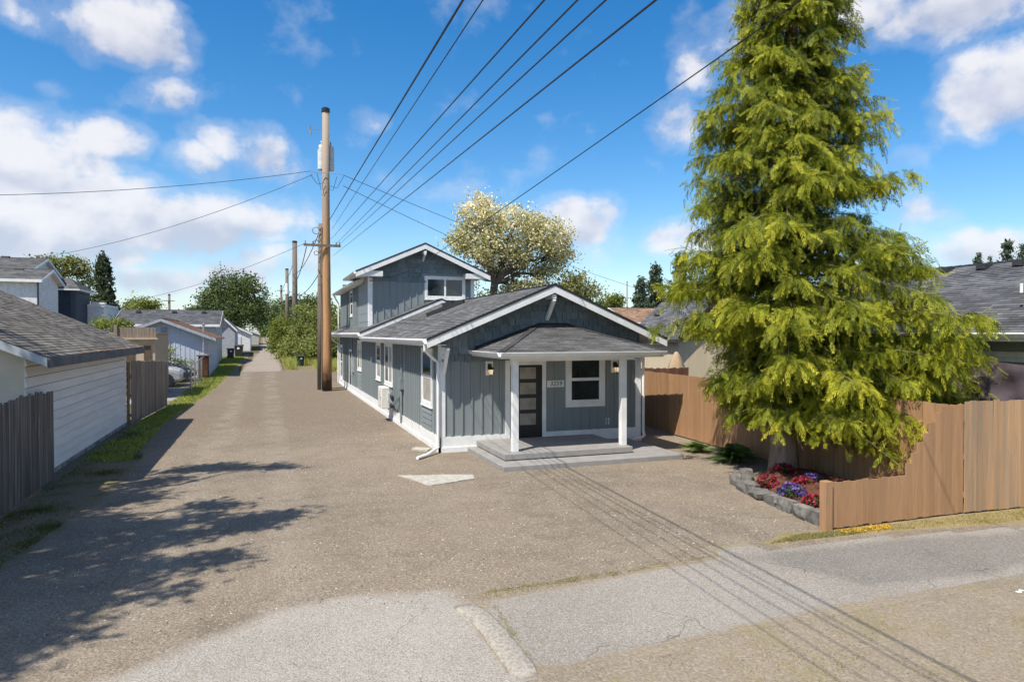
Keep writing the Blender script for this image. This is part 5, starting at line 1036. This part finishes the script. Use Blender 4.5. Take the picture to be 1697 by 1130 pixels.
def stone_mesh(seed):
    r_ = random.Random(seed); bm = bmesh.new(); bmesh.ops.create_cube(bm, size=1); bmesh.ops.subdivide_edges(bm, edges=bm.edges[:], cuts=1, use_grid_fill=True)
    for v in bm.verts: v.co = v.co.normalized() * .33 + v.co * .55; v.co += Vector((r_.uniform(-.07, .07), r_.uniform(-.07, .07), r_.uniform(-.07, .07)))
    me = bpy.data.meshes.new('stone'); bm.to_mesh(me); bm.free(); me.materials.append(STONE); return me
sm = [stone_mesh(k) for k in range(5)]; edge = [(9.95, 12.35), (9.60, 12.0), (9.42, 11.45), (9.30, 10.95), (9.20, 10.45), (9.10, 9.95), (9.02, 9.5), (8.97, 9.18)]
for k in range(len(edge) - 1):
    a, b = Vector(edge[k]), Vector(edge[k + 1]); c = (a + b) / 2; d = b - a; o = bpy.data.objects.new('stone', sm[k % 5]); col.objects.link(o); o.parent = fb; o.location = (c.x - 10 + random.uniform(-.04, .04), c.y - 11, .09); o.rotation_euler = (random.uniform(-.12, .12), random.uniform(-.12, .12), math.atan2(d.y, d.x) + random.uniform(-.2, .2)); o.scale = (d.length * random.uniform(.8, 1.02), random.uniform(.18, .28), random.uniform(.18, .34))
for (x, y) in ((9.95, 12.6), (10.25, 12.75), (9.7, 12.3)):
    o = bpy.data.objects.new('stone', random.choice(sm)); col.objects.link(o); o.parent = fb; o.location = (x - 10, y - 11, .1); o.rotation_euler = (0, 0, random.random() * 3); o.scale = (.34, .26, .26)
FL_G = leaf_mat('bedding_leaf', (.03, .06, .015), (.06, .11, .025), (.10, .16, .04)); FL_R = leaf_mat('red_petal', (.16, .005, .02), (.30, .010, .04), (.46, .04, .08), .25); FL_P = leaf_mat('violet_petal', (.05, .02, .16), (.11, .05, .30), (.26, .17, .46), .25); FL_D = leaf_mat('crimson_petal', (.10, .004, .02), (.22, .008, .04), (.36, .03, .08), .25)
for x, y, m, r_, lb in ((9.75, 11.45, FL_R, .22, 'crimson flower clump nearest the conifer trunk'), (9.55, 10.55, FL_P, .27, 'violet blue flower clump in the middle of the bed edge'), (9.35, 9.75, FL_R, .22, 'red flower clump beside the low fence end post'), (10.75, 11.3, FL_P, .22, 'violet flower clump at the back of the bed'), (10.45, 11.2, FL_R, .2, 'small red flower clump at the back beside the violet ones'), (10.9, 12.3, FL_D, .24, 'dark red flower clump in the shade against the fence')):
    t = thing('flower_clump', lb, 'flowers', (x, y, .2), group='bedding flowers'); n = 420; d = unit(rng.normal(size=(n, 3))); d[:, 2] = abs(d[:, 2]); P = np.array([x, y, .2]) + d * np.array([r_, r_, r_ * .75]) * rng.uniform(.55, .95, n)[:, None]; tag(leaves('foliage', P, .06, FL_G, rng.random(n), .5, 0, t), kind='stuff')
    n = 190; d = unit(rng.normal(size=(n, 3))); d[:, 2] = abs(d[:, 2]); P = np.array([x, y, .2]) + d * np.array([r_, r_, r_ * .8]) * rng.uniform(.9, 1.08, n)[:, None]; tag(leaves('blossoms', P, .05, m, rng.random(n), .95, 0, t), kind='stuff')
FERN = leaf_mat('fern_frond', (.05, .09, .02), (.11, .18, .035), (.22, .28, .06))
def fern(label, x, y, n, L, tl):
    V = []; T = []
    for k in range(n):
        q = random.random() * 6.28; el = random.uniform(.5, 1.25); l = L * random.uniform(.65, 1.1); d = np.array([math.cos(q), math.sin(q), 0]); m_ = 22; tk = random.random() * .5 + tl; prev = None
        for i in range(m_):
            s_ = (i + 1) / m_; pos = np.array([x, y, .05]) + d * l * (math.cos(el) * s_ + .12 * s_ * s_) + np.array([0, 0, 1]) * l * (math.sin(el) * s_ - .62 * s_ * s_); 
            if prev is not None:
                ax = unit(pos - prev); sd_ = np.array([-d[1], d[0], 0]); w = l * .20 * math.sin(min(1, s_ * 1.15 + .12) * math.pi) * (1 - .3 * s_) + .01
                for g in (-1, 1):
                    tip = pos + sd_ * g * w + ax * w * .35 - np.array([0, 0, w * .25]); bw = ax * l / m_ * .42; V.append([pos - bw, pos + bw, tip + bw * .3, tip - bw * .3]); T.append(tk + random.uniform(-.1, .1))
            prev = pos
    t = thing('sword_fern', label, 'fern', (x, y, 0), group='ferns by the fence'); o = bpy.data.objects.new('fronds', quads_mesh('fronds', np.array(V), FERN, np.array(T))); link(o, t); tag(o, kind='stuff')
    MB().lathe([(.10, 0), (.12, .05), (.05, .14), (0, .15)], (x, y, -.01), 9).build('crown', MULCH, t)
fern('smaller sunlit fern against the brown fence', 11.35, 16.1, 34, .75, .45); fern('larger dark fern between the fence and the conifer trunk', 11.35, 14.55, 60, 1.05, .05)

# ---------------------------------------------------------------- trees and shrubs
BARK = pm('bark', (.15, .115, .085), (.08, .062, .048), scale=5, rough=.95, bump=.9, bscale=12, stretch=(3, 3, .6)); BARKP = pm('pale_bark', (.36, .27, .20), (.22, .155, .11), scale=4, rough=.95, bump=1, bscale=9, stretch=(3, 3, .5))
def limb(mb, a, b, r0, r1, n=6, wob=.06, seg=6, bow=.0):
    a, b = Vector(a), Vector(b); L = (b - a).length; P = []
    for k in range(seg + 1):
        t = k / seg; p = a.lerp(b, t); p += Vector((random.gauss(0, 1), random.gauss(0, 1), random.gauss(0, .6))) * wob * L * math.sin(t * math.pi) * .6; p.z += bow * L * math.sin(t * math.pi); P.append(p)
    mb.tube(P, [r0 + (r1 - r0) * k / seg for k in range(seg + 1)], n, False)
def tree(name, label, base, fork, lobes, nclump, per, spread, size, mat, tr=.25, bark=None, aspect=.6, cat='tree', group=None, shell=.55, twigs=40, tintf=None):
    base = Vector(base); fork = Vector(fork); t = thing(name, label, cat, base, group=group); P, T, cs = clump_points(lobes, nclump, per, spread, shell)
    if tintf is not None: T = tintf(P, T)
    o = leaves('crown', P, size, mat, T, aspect, .2, t)
    mb = MB(); limb(mb, base - Vector((0, 0, .2)), fork, tr, tr * .7, 10, .02)
    for c, r in lobes:
        c = Vector(c); limb(mb, fork, c, tr * .5, tr * .15, 7, .10, 7, .05)
        near = sorted(cs, key=lambda q: (Vector(q) - c).length)[:max(2, twigs // len(lobes))]
        for q in near: limb(mb, fork.lerp(c, random.uniform(.55, 1)), q, tr * .14, tr * .03, 4, .10, 4)
    mb.build('trunk', bark or BARK, t, smooth=True); return t
def lob(u, v, y, ru, rv, rd=None):       # an ellipsoid lobe that spans ru x rv at that place
    c = at(u, v, y); k = (c - Vector((0, 0, 3.3))).length / math.sqrt(1131 ** 2 + (u - 848) ** 2 + (v - 553) ** 2); return (tuple(c), (ru * k, (rd or ru) * k, rv * k))

# the tall yellow-green conifer
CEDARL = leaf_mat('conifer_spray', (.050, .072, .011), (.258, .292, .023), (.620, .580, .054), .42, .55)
def big_conifer():
    bx, by = 11.3, 12.75; ax = lambda z: np.array([bx + .012 * z + .06 * math.sin(z * .7), by + .03 * math.sin(z * .9), z])
    zs = [0.6, 1.2, 2, 3, 4, 5, 6.5, 8, 9.5, 11, 12.5, 14, 15.2]; rs = [2.0, 2.4, 2.6, 2.7, 2.7, 2.5, 2.15, 1.75, 1.38, 1.05, .75, .4, .1]; azr = math.atan2(-.34, .94)
    tm = MB(); tube = []; rad = []
    for z in np.linspace(-.2, 15.2, 26): tube.append(ax(z)); rad.append(.27 * max(0, 1 - z / 15.6) ** .9 + .02 + .10 * math.exp(-max(z, 0) * 2.2))
    tm.tube(tube, rad, 14)
    # spray template: a flat drooping fan of leaflets
    tv = []; 
    for i in range(4):
        s_ = .08 + .8 * i / 3; ln = .40 * (1 - .62 * s_) + .05
        for g in (-1, 1):
            b = np.array([s_, 0, -.16 * s_ * s_]); e = b + np.array([ln * 1.05, g * ln * .52, -.10 * ln - .05]); m = (b + e) / 2; w = np.array([-.5, g * .55, 0]) * .068; tv.append([b, m + w * .8 + [0, 0, .015], e, m - w * .8 + [0, 0, .015]])
    tv.append([[.75, 0, -.09], [.92, .04, -.14], [1.14, 0, -.24], [.92, -.04, -.14]]); tv.append([[0, -.012, 0], [.5, -.012, -.04], [.5, .012, -.04], [0, .012, 0]]); TV = np.array(tv)
    O = []; D = []; N = []; S = []; T = []; br = MB(); ga = 0.0; nb = 400; up = np.array([0, 0, 1.0])
    for k in range(nb + 75):
        z = .95 + 14.0 * (min(k, nb) / nb) ** 1.13; ga += 2.39996 + random.gauss(0, .3)
        if k >= nb: z = random.uniform(1.5, 3.1); ga = random.gauss(-.65, .7)
        L = np.interp(z, zs, rs) * random.choice((1, 1, .95, .85, .7, 1.08)) * random.uniform(.85, 1.08)
        c = math.cos(ga - azr)
        if z < 5.0: L *= 1 + (.42 + .16 * max(0, min(1, 3.2 - z))) * max(0, c) ** 1.3 * min(1, (5.0 - z) / 1.2) - .45 * max(0, -c) * min(1, max(0, (4.0 - z) / 1.5))
        if z < 1.7 and c < -.2: continue
        if k >= nb: L *= .86
        o0 = ax(z); d = np.array([math.cos(ga), math.sin(ga), 0]); rise = random.uniform(.10, .50) * (1.15 if z > 6 else .8); dr = random.uniform(.25, .55)
        f = lambda t: o0 + d * L * t + up * L * (rise * t - dr * t * t + .10 * t ** 4)
        br.tube([f(t) for t in (0, .25, .5, .75, .95)], [.030 * L / 2.5 + .008, .024 * L / 2.5 + .006, .016, .010, .005], 4, False)
        bt = random.gauss(0, .09)
        for j in range(int(15 * L) + 6):
            t = .06 + .94 * random.random() ** .72; p = f(t); tg = unit(f(min(t + .05, 1.05)) - f(t - .05)); sd_ = np.cross(tg, up); g = random.choice((-1, 1)); l = random.uniform(.25, .85) * (1.15 - .6 * t) * min(1.15, .5 + L / 3)
            td = unit(tg * random.uniform(.2, 1) + sd_ * g * random.uniform(.2, 1.0) + up * random.uniform(-.1, .45)); tt_ = bt + random.gauss(0, .10)
            for i in range(7):
                s_ = (i + random.random()) / 7; q = p + td * l * s_ - up * l * (.10 * s_ + .62 * s_ * s_) + rng.normal(size=3) * .03; tw = unit(td - up * (.1 + 1.24 * s_))
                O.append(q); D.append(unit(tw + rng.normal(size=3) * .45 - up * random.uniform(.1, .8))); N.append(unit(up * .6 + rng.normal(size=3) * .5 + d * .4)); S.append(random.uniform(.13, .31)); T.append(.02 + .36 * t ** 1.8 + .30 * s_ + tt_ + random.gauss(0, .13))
    # leader tip
    O, D, N, S, T = map(np.array, (O, D, N, S, T)); Y = unit(np.cross(N, D)); Z = np.cross(D, Y)
    M = np.stack([D, Y, Z], 1) * S[:, None, None]; V = np.einsum('qkc,ncd->nqkd', TV, M) + O[:, None, None, :]
    lat = (O[:, 0] - bx) * .94 - (O[:, 1] - by) * .34 + rng.normal(size=len(O)) * .22; zm = V[..., 2].min(axis=(1, 2)); zc = O[:, 2]
    keep = (zm > np.where(lat > .9, .62, .98)) & ((zc > 3.3) | (lat > -1.35) | ((zc > 1.75) & (zc < 2.15) & (lat > -1.75))); V, T = V[keep], T[keep]; nq = len(TV)
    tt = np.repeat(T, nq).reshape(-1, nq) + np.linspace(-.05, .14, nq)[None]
    t = thing('conifer_tree', 'tall yellow green conifer with drooping sprays beside the brown fence', 'tree', (bx, by, 0))
    tm.build('trunk', BARKP, t, smooth=True); br.build('branches', BARKP, t, smooth=True)
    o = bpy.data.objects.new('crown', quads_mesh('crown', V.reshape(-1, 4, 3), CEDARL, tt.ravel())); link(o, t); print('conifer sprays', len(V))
big_conifer()

def conifer(label, base, h, r, mat, n=1500, group=None, tier=.0):
    base = np.array(base); t = thing('evergreen_tree', label, 'tree', tuple(base), group=group); P = []; T = []
    for k in range(int(n / 26)):
        z = h * (.08 + .92 * random.random() ** 1.15); q = random.random() * 6.28; L = r * (1 - z / h) ** .8 * random.uniform(.6, 1.15) + .05 * r; s_ = np.sqrt(rng.uniform(.05, 1, 26)); c = np.stack([math.cos(q) * L * s_, math.sin(q) * L * s_, z - .28 * L * s_ + rng.normal(size=26) * .06 * r], 1)
        P.append(base + c + rng.normal(size=(26, 3)) * .09 * r); T.append(np.full(26, random.uniform(.1, .7)) + .2 * s_)
    P = np.concatenate(P); T = np.concatenate(T); leaves('crown', P, r * .22, mat, T, .4, .7, t); MB().tube([base - [0, 0, .2], base + [0, 0, h * .97]], [.05 * r + .1, .02], 7).build('trunk', BARK, t)
EVD = leaf_mat('dark_evergreen', (.028, .042, .020), (.060, .082, .038), (.11, .13, .060), .15); EVB = leaf_mat('blue_evergreen', (.040, .062, .040), (.085, .12, .075), (.14, .17, .10), .15)
BROAD = leaf_mat('broad_green_leaf', (.045, .070, .022), (.105, .145, .045), (.19, .235, .075), .3); LIME = leaf_mat('lime_leaf', (.09, .12, .02), (.20, .235, .045), (.34, .36, .09), .4)
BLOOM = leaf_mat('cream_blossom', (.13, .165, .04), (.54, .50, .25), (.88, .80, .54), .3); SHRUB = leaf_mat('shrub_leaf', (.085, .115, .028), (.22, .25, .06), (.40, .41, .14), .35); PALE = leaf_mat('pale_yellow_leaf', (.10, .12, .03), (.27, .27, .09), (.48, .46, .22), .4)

b = at(812, 500, 60); fk = at(820, 468, 60)
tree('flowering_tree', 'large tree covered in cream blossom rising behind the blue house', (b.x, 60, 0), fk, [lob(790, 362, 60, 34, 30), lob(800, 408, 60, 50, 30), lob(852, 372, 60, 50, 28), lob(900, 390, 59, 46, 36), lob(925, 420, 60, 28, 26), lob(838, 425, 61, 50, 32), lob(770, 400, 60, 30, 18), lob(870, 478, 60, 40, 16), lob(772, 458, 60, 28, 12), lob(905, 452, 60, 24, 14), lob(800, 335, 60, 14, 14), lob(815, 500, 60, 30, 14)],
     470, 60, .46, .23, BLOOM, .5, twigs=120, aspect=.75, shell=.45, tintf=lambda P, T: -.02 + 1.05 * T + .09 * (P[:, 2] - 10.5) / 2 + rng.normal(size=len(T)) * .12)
b = at(392, 560, 96)
tree('maple_tree', 'big dark green broadleaf tree left of the alley', (b.x, 96, zg(96)), at(393, 530, 96), [lob(380, 480, 96, 30, 28), lob(412, 490, 96, 30, 30), lob(360, 505, 96, 24, 22), lob(390, 520, 95, 48, 28), lob(425, 520, 96, 20, 24), lob(350, 490, 96, 16, 14), lob(405, 462, 96, 14, 12)], 420, 44, .55, .30, BROAD, .4, shell=.5)
b = at(105, 500, 84); tree('pale_tree', 'sparse pale yellow green tree above the navy tower', (b.x, 84, zg(84)), at(108, 470, 84), [lob(80, 437, 84, 22, 8), lob(108, 432, 84, 30, 8), lob(132, 445, 84, 22, 10), lob(140, 470, 84, 12, 18), lob(105, 450, 84, 30, 6)], 130, 30, .35, .28, PALE, .22, shell=.4, twigs=40)
p = at(172, 545, 76); conifer('dark evergreen standing left above the low white building', (p.x, 76, zg(76)), at(172, 428, 76).z - zg(76), 2.1, EVD, 6500)
b = at(240, 520, 92); tree('lime_tree', 'small lime green tree peeping over the long grey roof', (b.x, 92, zg(92)), at(240, 512, 92), [lob(236, 505, 92, 24, 9), lob(255, 510, 92, 12, 6), lob(215, 513, 92, 10, 8)], 70, 34, .4, .26, LIME, .2)
b = at(190, 540, 50); tree('climbing_shrub', 'leafy green shrub growing over the tan outbuilding', (b.x, 47, zg(47)), at(185, 552, 47), [lob(180, 537, 47, 24, 6), lob(207, 540, 47, 12, 5)], 40, 34, .2, .16, LIME, .06, cat='shrub')
b = at(285, 600, 50); tree('garden_shrub', 'thin green shrub by the pale blue garage wall', (b.x, 50.5, zg(50)), at(283, 598, 50.5), [lob(282, 590, 50.5, 12, 14), lob(305, 603, 50.8, 16, 6)], 30, 26, .16, .12, SHRUB, .05, cat='shrub')
for k, (u, v, y, ru, rv, lb) in enumerate(((470, 552, 72, 20, 32, 'lime green rounded shrub nearest the alley edge'), (505, 540, 70, 26, 38, 'tall leafy shrub behind the green bin'), (540, 532, 68, 26, 34, 'tall leafy shrub behind the utility pole'), (488, 580, 67, 22, 18, 'low shrub at the alley bend'), (530, 572, 64, 30, 18, 'low yellowish shrub between bin and utility pole'), (565, 545, 64, 24, 34, 'shrub showing between the utility pole and the blue house'))):
    c, r = lob(u, v, y, ru, rv); tree('roadside_shrub', lb, (c[0], y, zg(y)), (c[0], y, max(zg(y) + .4, c[2] - r[2])), [(c, r), ((c[0] + r[0] * .4, c[1], c[2] - r[2] * .5), (r[0] * .8, r[1], r[2] * .7)), ((c[0] - r[0] * .4, c[1], c[2] - r[2] * .4), (r[0] * .7, r[1], r[2] * .7))], 190, 44, .34, .20, SHRUB if k not in (0,) else LIME, .10, cat='shrub', group='shrubs right of the alley', shell=.4)
for k, (u, v, y, ru, rv, lb) in enumerate(((462, 520, 150, 14, 22, 'far dark tree just left of the alley poles'), (485, 515, 130, 16, 24, 'far dark tree behind the alley poles'), (445, 535, 170, 16, 18, 'far tree at the end of the alley'), (520, 508, 110, 26, 12, 'far tree topping the shrubs near the main pole'), (330, 520, 130, 16, 10, 'far tree over the long grey roof'))):
    c, r = lob(u, v, y, ru, rv); tree('far_tree', lb, (c[0], y, zg(y)), (c[0], y, c[2] - r[2] * .6), [(c, r), ((c[0], y, c[2] - r[2] * .9), (r[0] * 1.1, r[1], r[2] * .8))], 110, 36, .7, .45, BROAD, .3, group='far trees along the alley', shell=.35)
b = at(962, 500, 58); tree('pale_tree', 'light green airy tree behind the front gable of the blue house', (b.x, 58, 0), at(962, 490, 58), [lob(952, 470, 58, 24, 16), lob(975, 485, 58, 20, 14), lob(945, 485, 58, 22, 16)], 90, 30, .5, .26, PALE, .2, shell=.3)
b = at(1017, 510, 75); tree('round_tree', 'small round green tree between gable and brown roof', (b.x, 75, 0), at(1017, 506, 75), [lob(1017, 500, 75, 12, 9)], 40, 34, .4, .3, LIME, .2)
for u, v0, y, r, lb in ((1062, 462, 78, 2.4, 'shorter grey green evergreen left above the brown roof'), (1086, 443, 80, 2.9, 'pointed evergreen above the cream shed'), (1128, 425, 60, 2.6, 'bluish evergreen partly hidden by the tall conifer'), (1619, 418, 48, 1.4, 'small evergreen tip above the neighbour roof, leftmost'), (1668, 402, 46, 1.9, 'tallest evergreen tip above the neighbour roof'), (1694, 408, 44, 1.6, 'evergreen tip at the right edge above the neighbour roof'), (1640, 425, 50, 1.2, 'low evergreen tip between the others above the neighbour roof')):
    p = at(u, v0, y); conifer(lb, (p.x, y, 0), p.z, r, EVB, 3600 if u < 1200 else 2200, 'evergreens beyond the houses')
for u, v, y, ru, rv, lb in ((1000, 515, 90, 30, 14, 'dark broadleaf tree low behind the gable'), (1110, 505, 95, 40, 20, 'dark broadleaf tree behind the cream shed'), (1235, 520, 60, 50, 40, 'green tree behind the tall conifer'), (30, 560, 90, 60, 30, 'green tree behind the white houses')):
    c, r = lob(u, v, y, ru, rv); tree('background_tree', lb, (c[0], y, 0), (c[0], y, c[2] - r[2] * .7), [(c, r), ((c[0] + r[0] * .5, y, c[2] - r[2] * .3), (r[0] * .7, r[1], r[2] * .7))], 120, 36, .6, .36, BROAD, .3, group='trees beyond the houses', shell=.35)
# the tall tree beyond the left edge whose shadow falls across the drive
def shade_tree():
    h = 11.0; sx, sy = .58 * h, .27 * h; L = []
    for X, Y, rx, ry in ((-5.6, 12.0, 2.6, 2.6), (-4.6, 15.2, 2.4, 2.2), (-6.5, 18.5, 2.8, 2.4), (-3.6, 10.4, 1.8, 1.5), (-4.2, 8.6, 1.6, 1.1), (-3.0, 13.2, 1.4, 1.0), (-1.2, 18.3, 1.5, .55), (.2, 17.9, .8, .25), (-2.3, 17.0, 1.0, .35), (-1.4, 13.2, 1.3, .35), (.0, 13.1, .9, .28), (-.9, 14.2, .9, .25), (-1.9, 12.2, 1.1, .4), (-1.0, 10.9, .9, .35), (-1.9, 9.7, .9, .4), (-2.4, 8.7, .7, .35), (-3.1, 7.6, .8, .4), (-8, 21, 2.4, 2), (-3.4, 9.3, 1.2, .8), (-2.5, 10.3, 1.0, .5), (-2.7, 11.6, 1.2, .6), (-3.2, 8.1, 1.2, .6), (-2.9, 15.3, 1.0, .6), (-.3, 12.7, 1.0, .3)):
        dh = random.uniform(-.5, .8); L.append(((X - SDX * (h + dh), Y - SDY * (h + dh), h + dh), (rx, ry, min(rx, ry) * .8 + .1)))
    t = thing('shade_tree', 'tall broadleaf tree beyond the left edge shading the drive', 'tree', (-13, 10.5, 0)); P, T, cs = clump_points(L, 1800, 36, .20, .15); leaves('crown', P, .19, BROAD, T, .6, .2, t); m = MB(); limb(m, (-13, 10.5, -.2), (-12.4, 10.8, 7.5), .42, .3, 10, .02)
    for c, r in L: limb(m, (-12.4, 10.8, random.uniform(6.5, 7.6)), c, .13, .025, 6, .06, 8, .06)
    m.build('trunk', BARK, t, smooth=True)
shade_tree()
# orange-yellow wildflowers at the fence foot
p = fill([(8.9, 8.66), (9.0, 8.8), (10.0, 8.78), (9.9, 8.62)], 700); YF_ = leaf_mat('yellow_weed', (.45, .28, .03), (.62, .40, .04), (.75, .52, .08), .3)
tag(leaves('yellow_weeds', p + np.array([0, 0, .035]) + rng.normal(size=p.shape) * np.array([.03, .02, .012]), .03, YF_, rng.random(len(p)), .9), 'patch of orange yellow weeds before the low brown fence', 'weeds', kind='stuff')
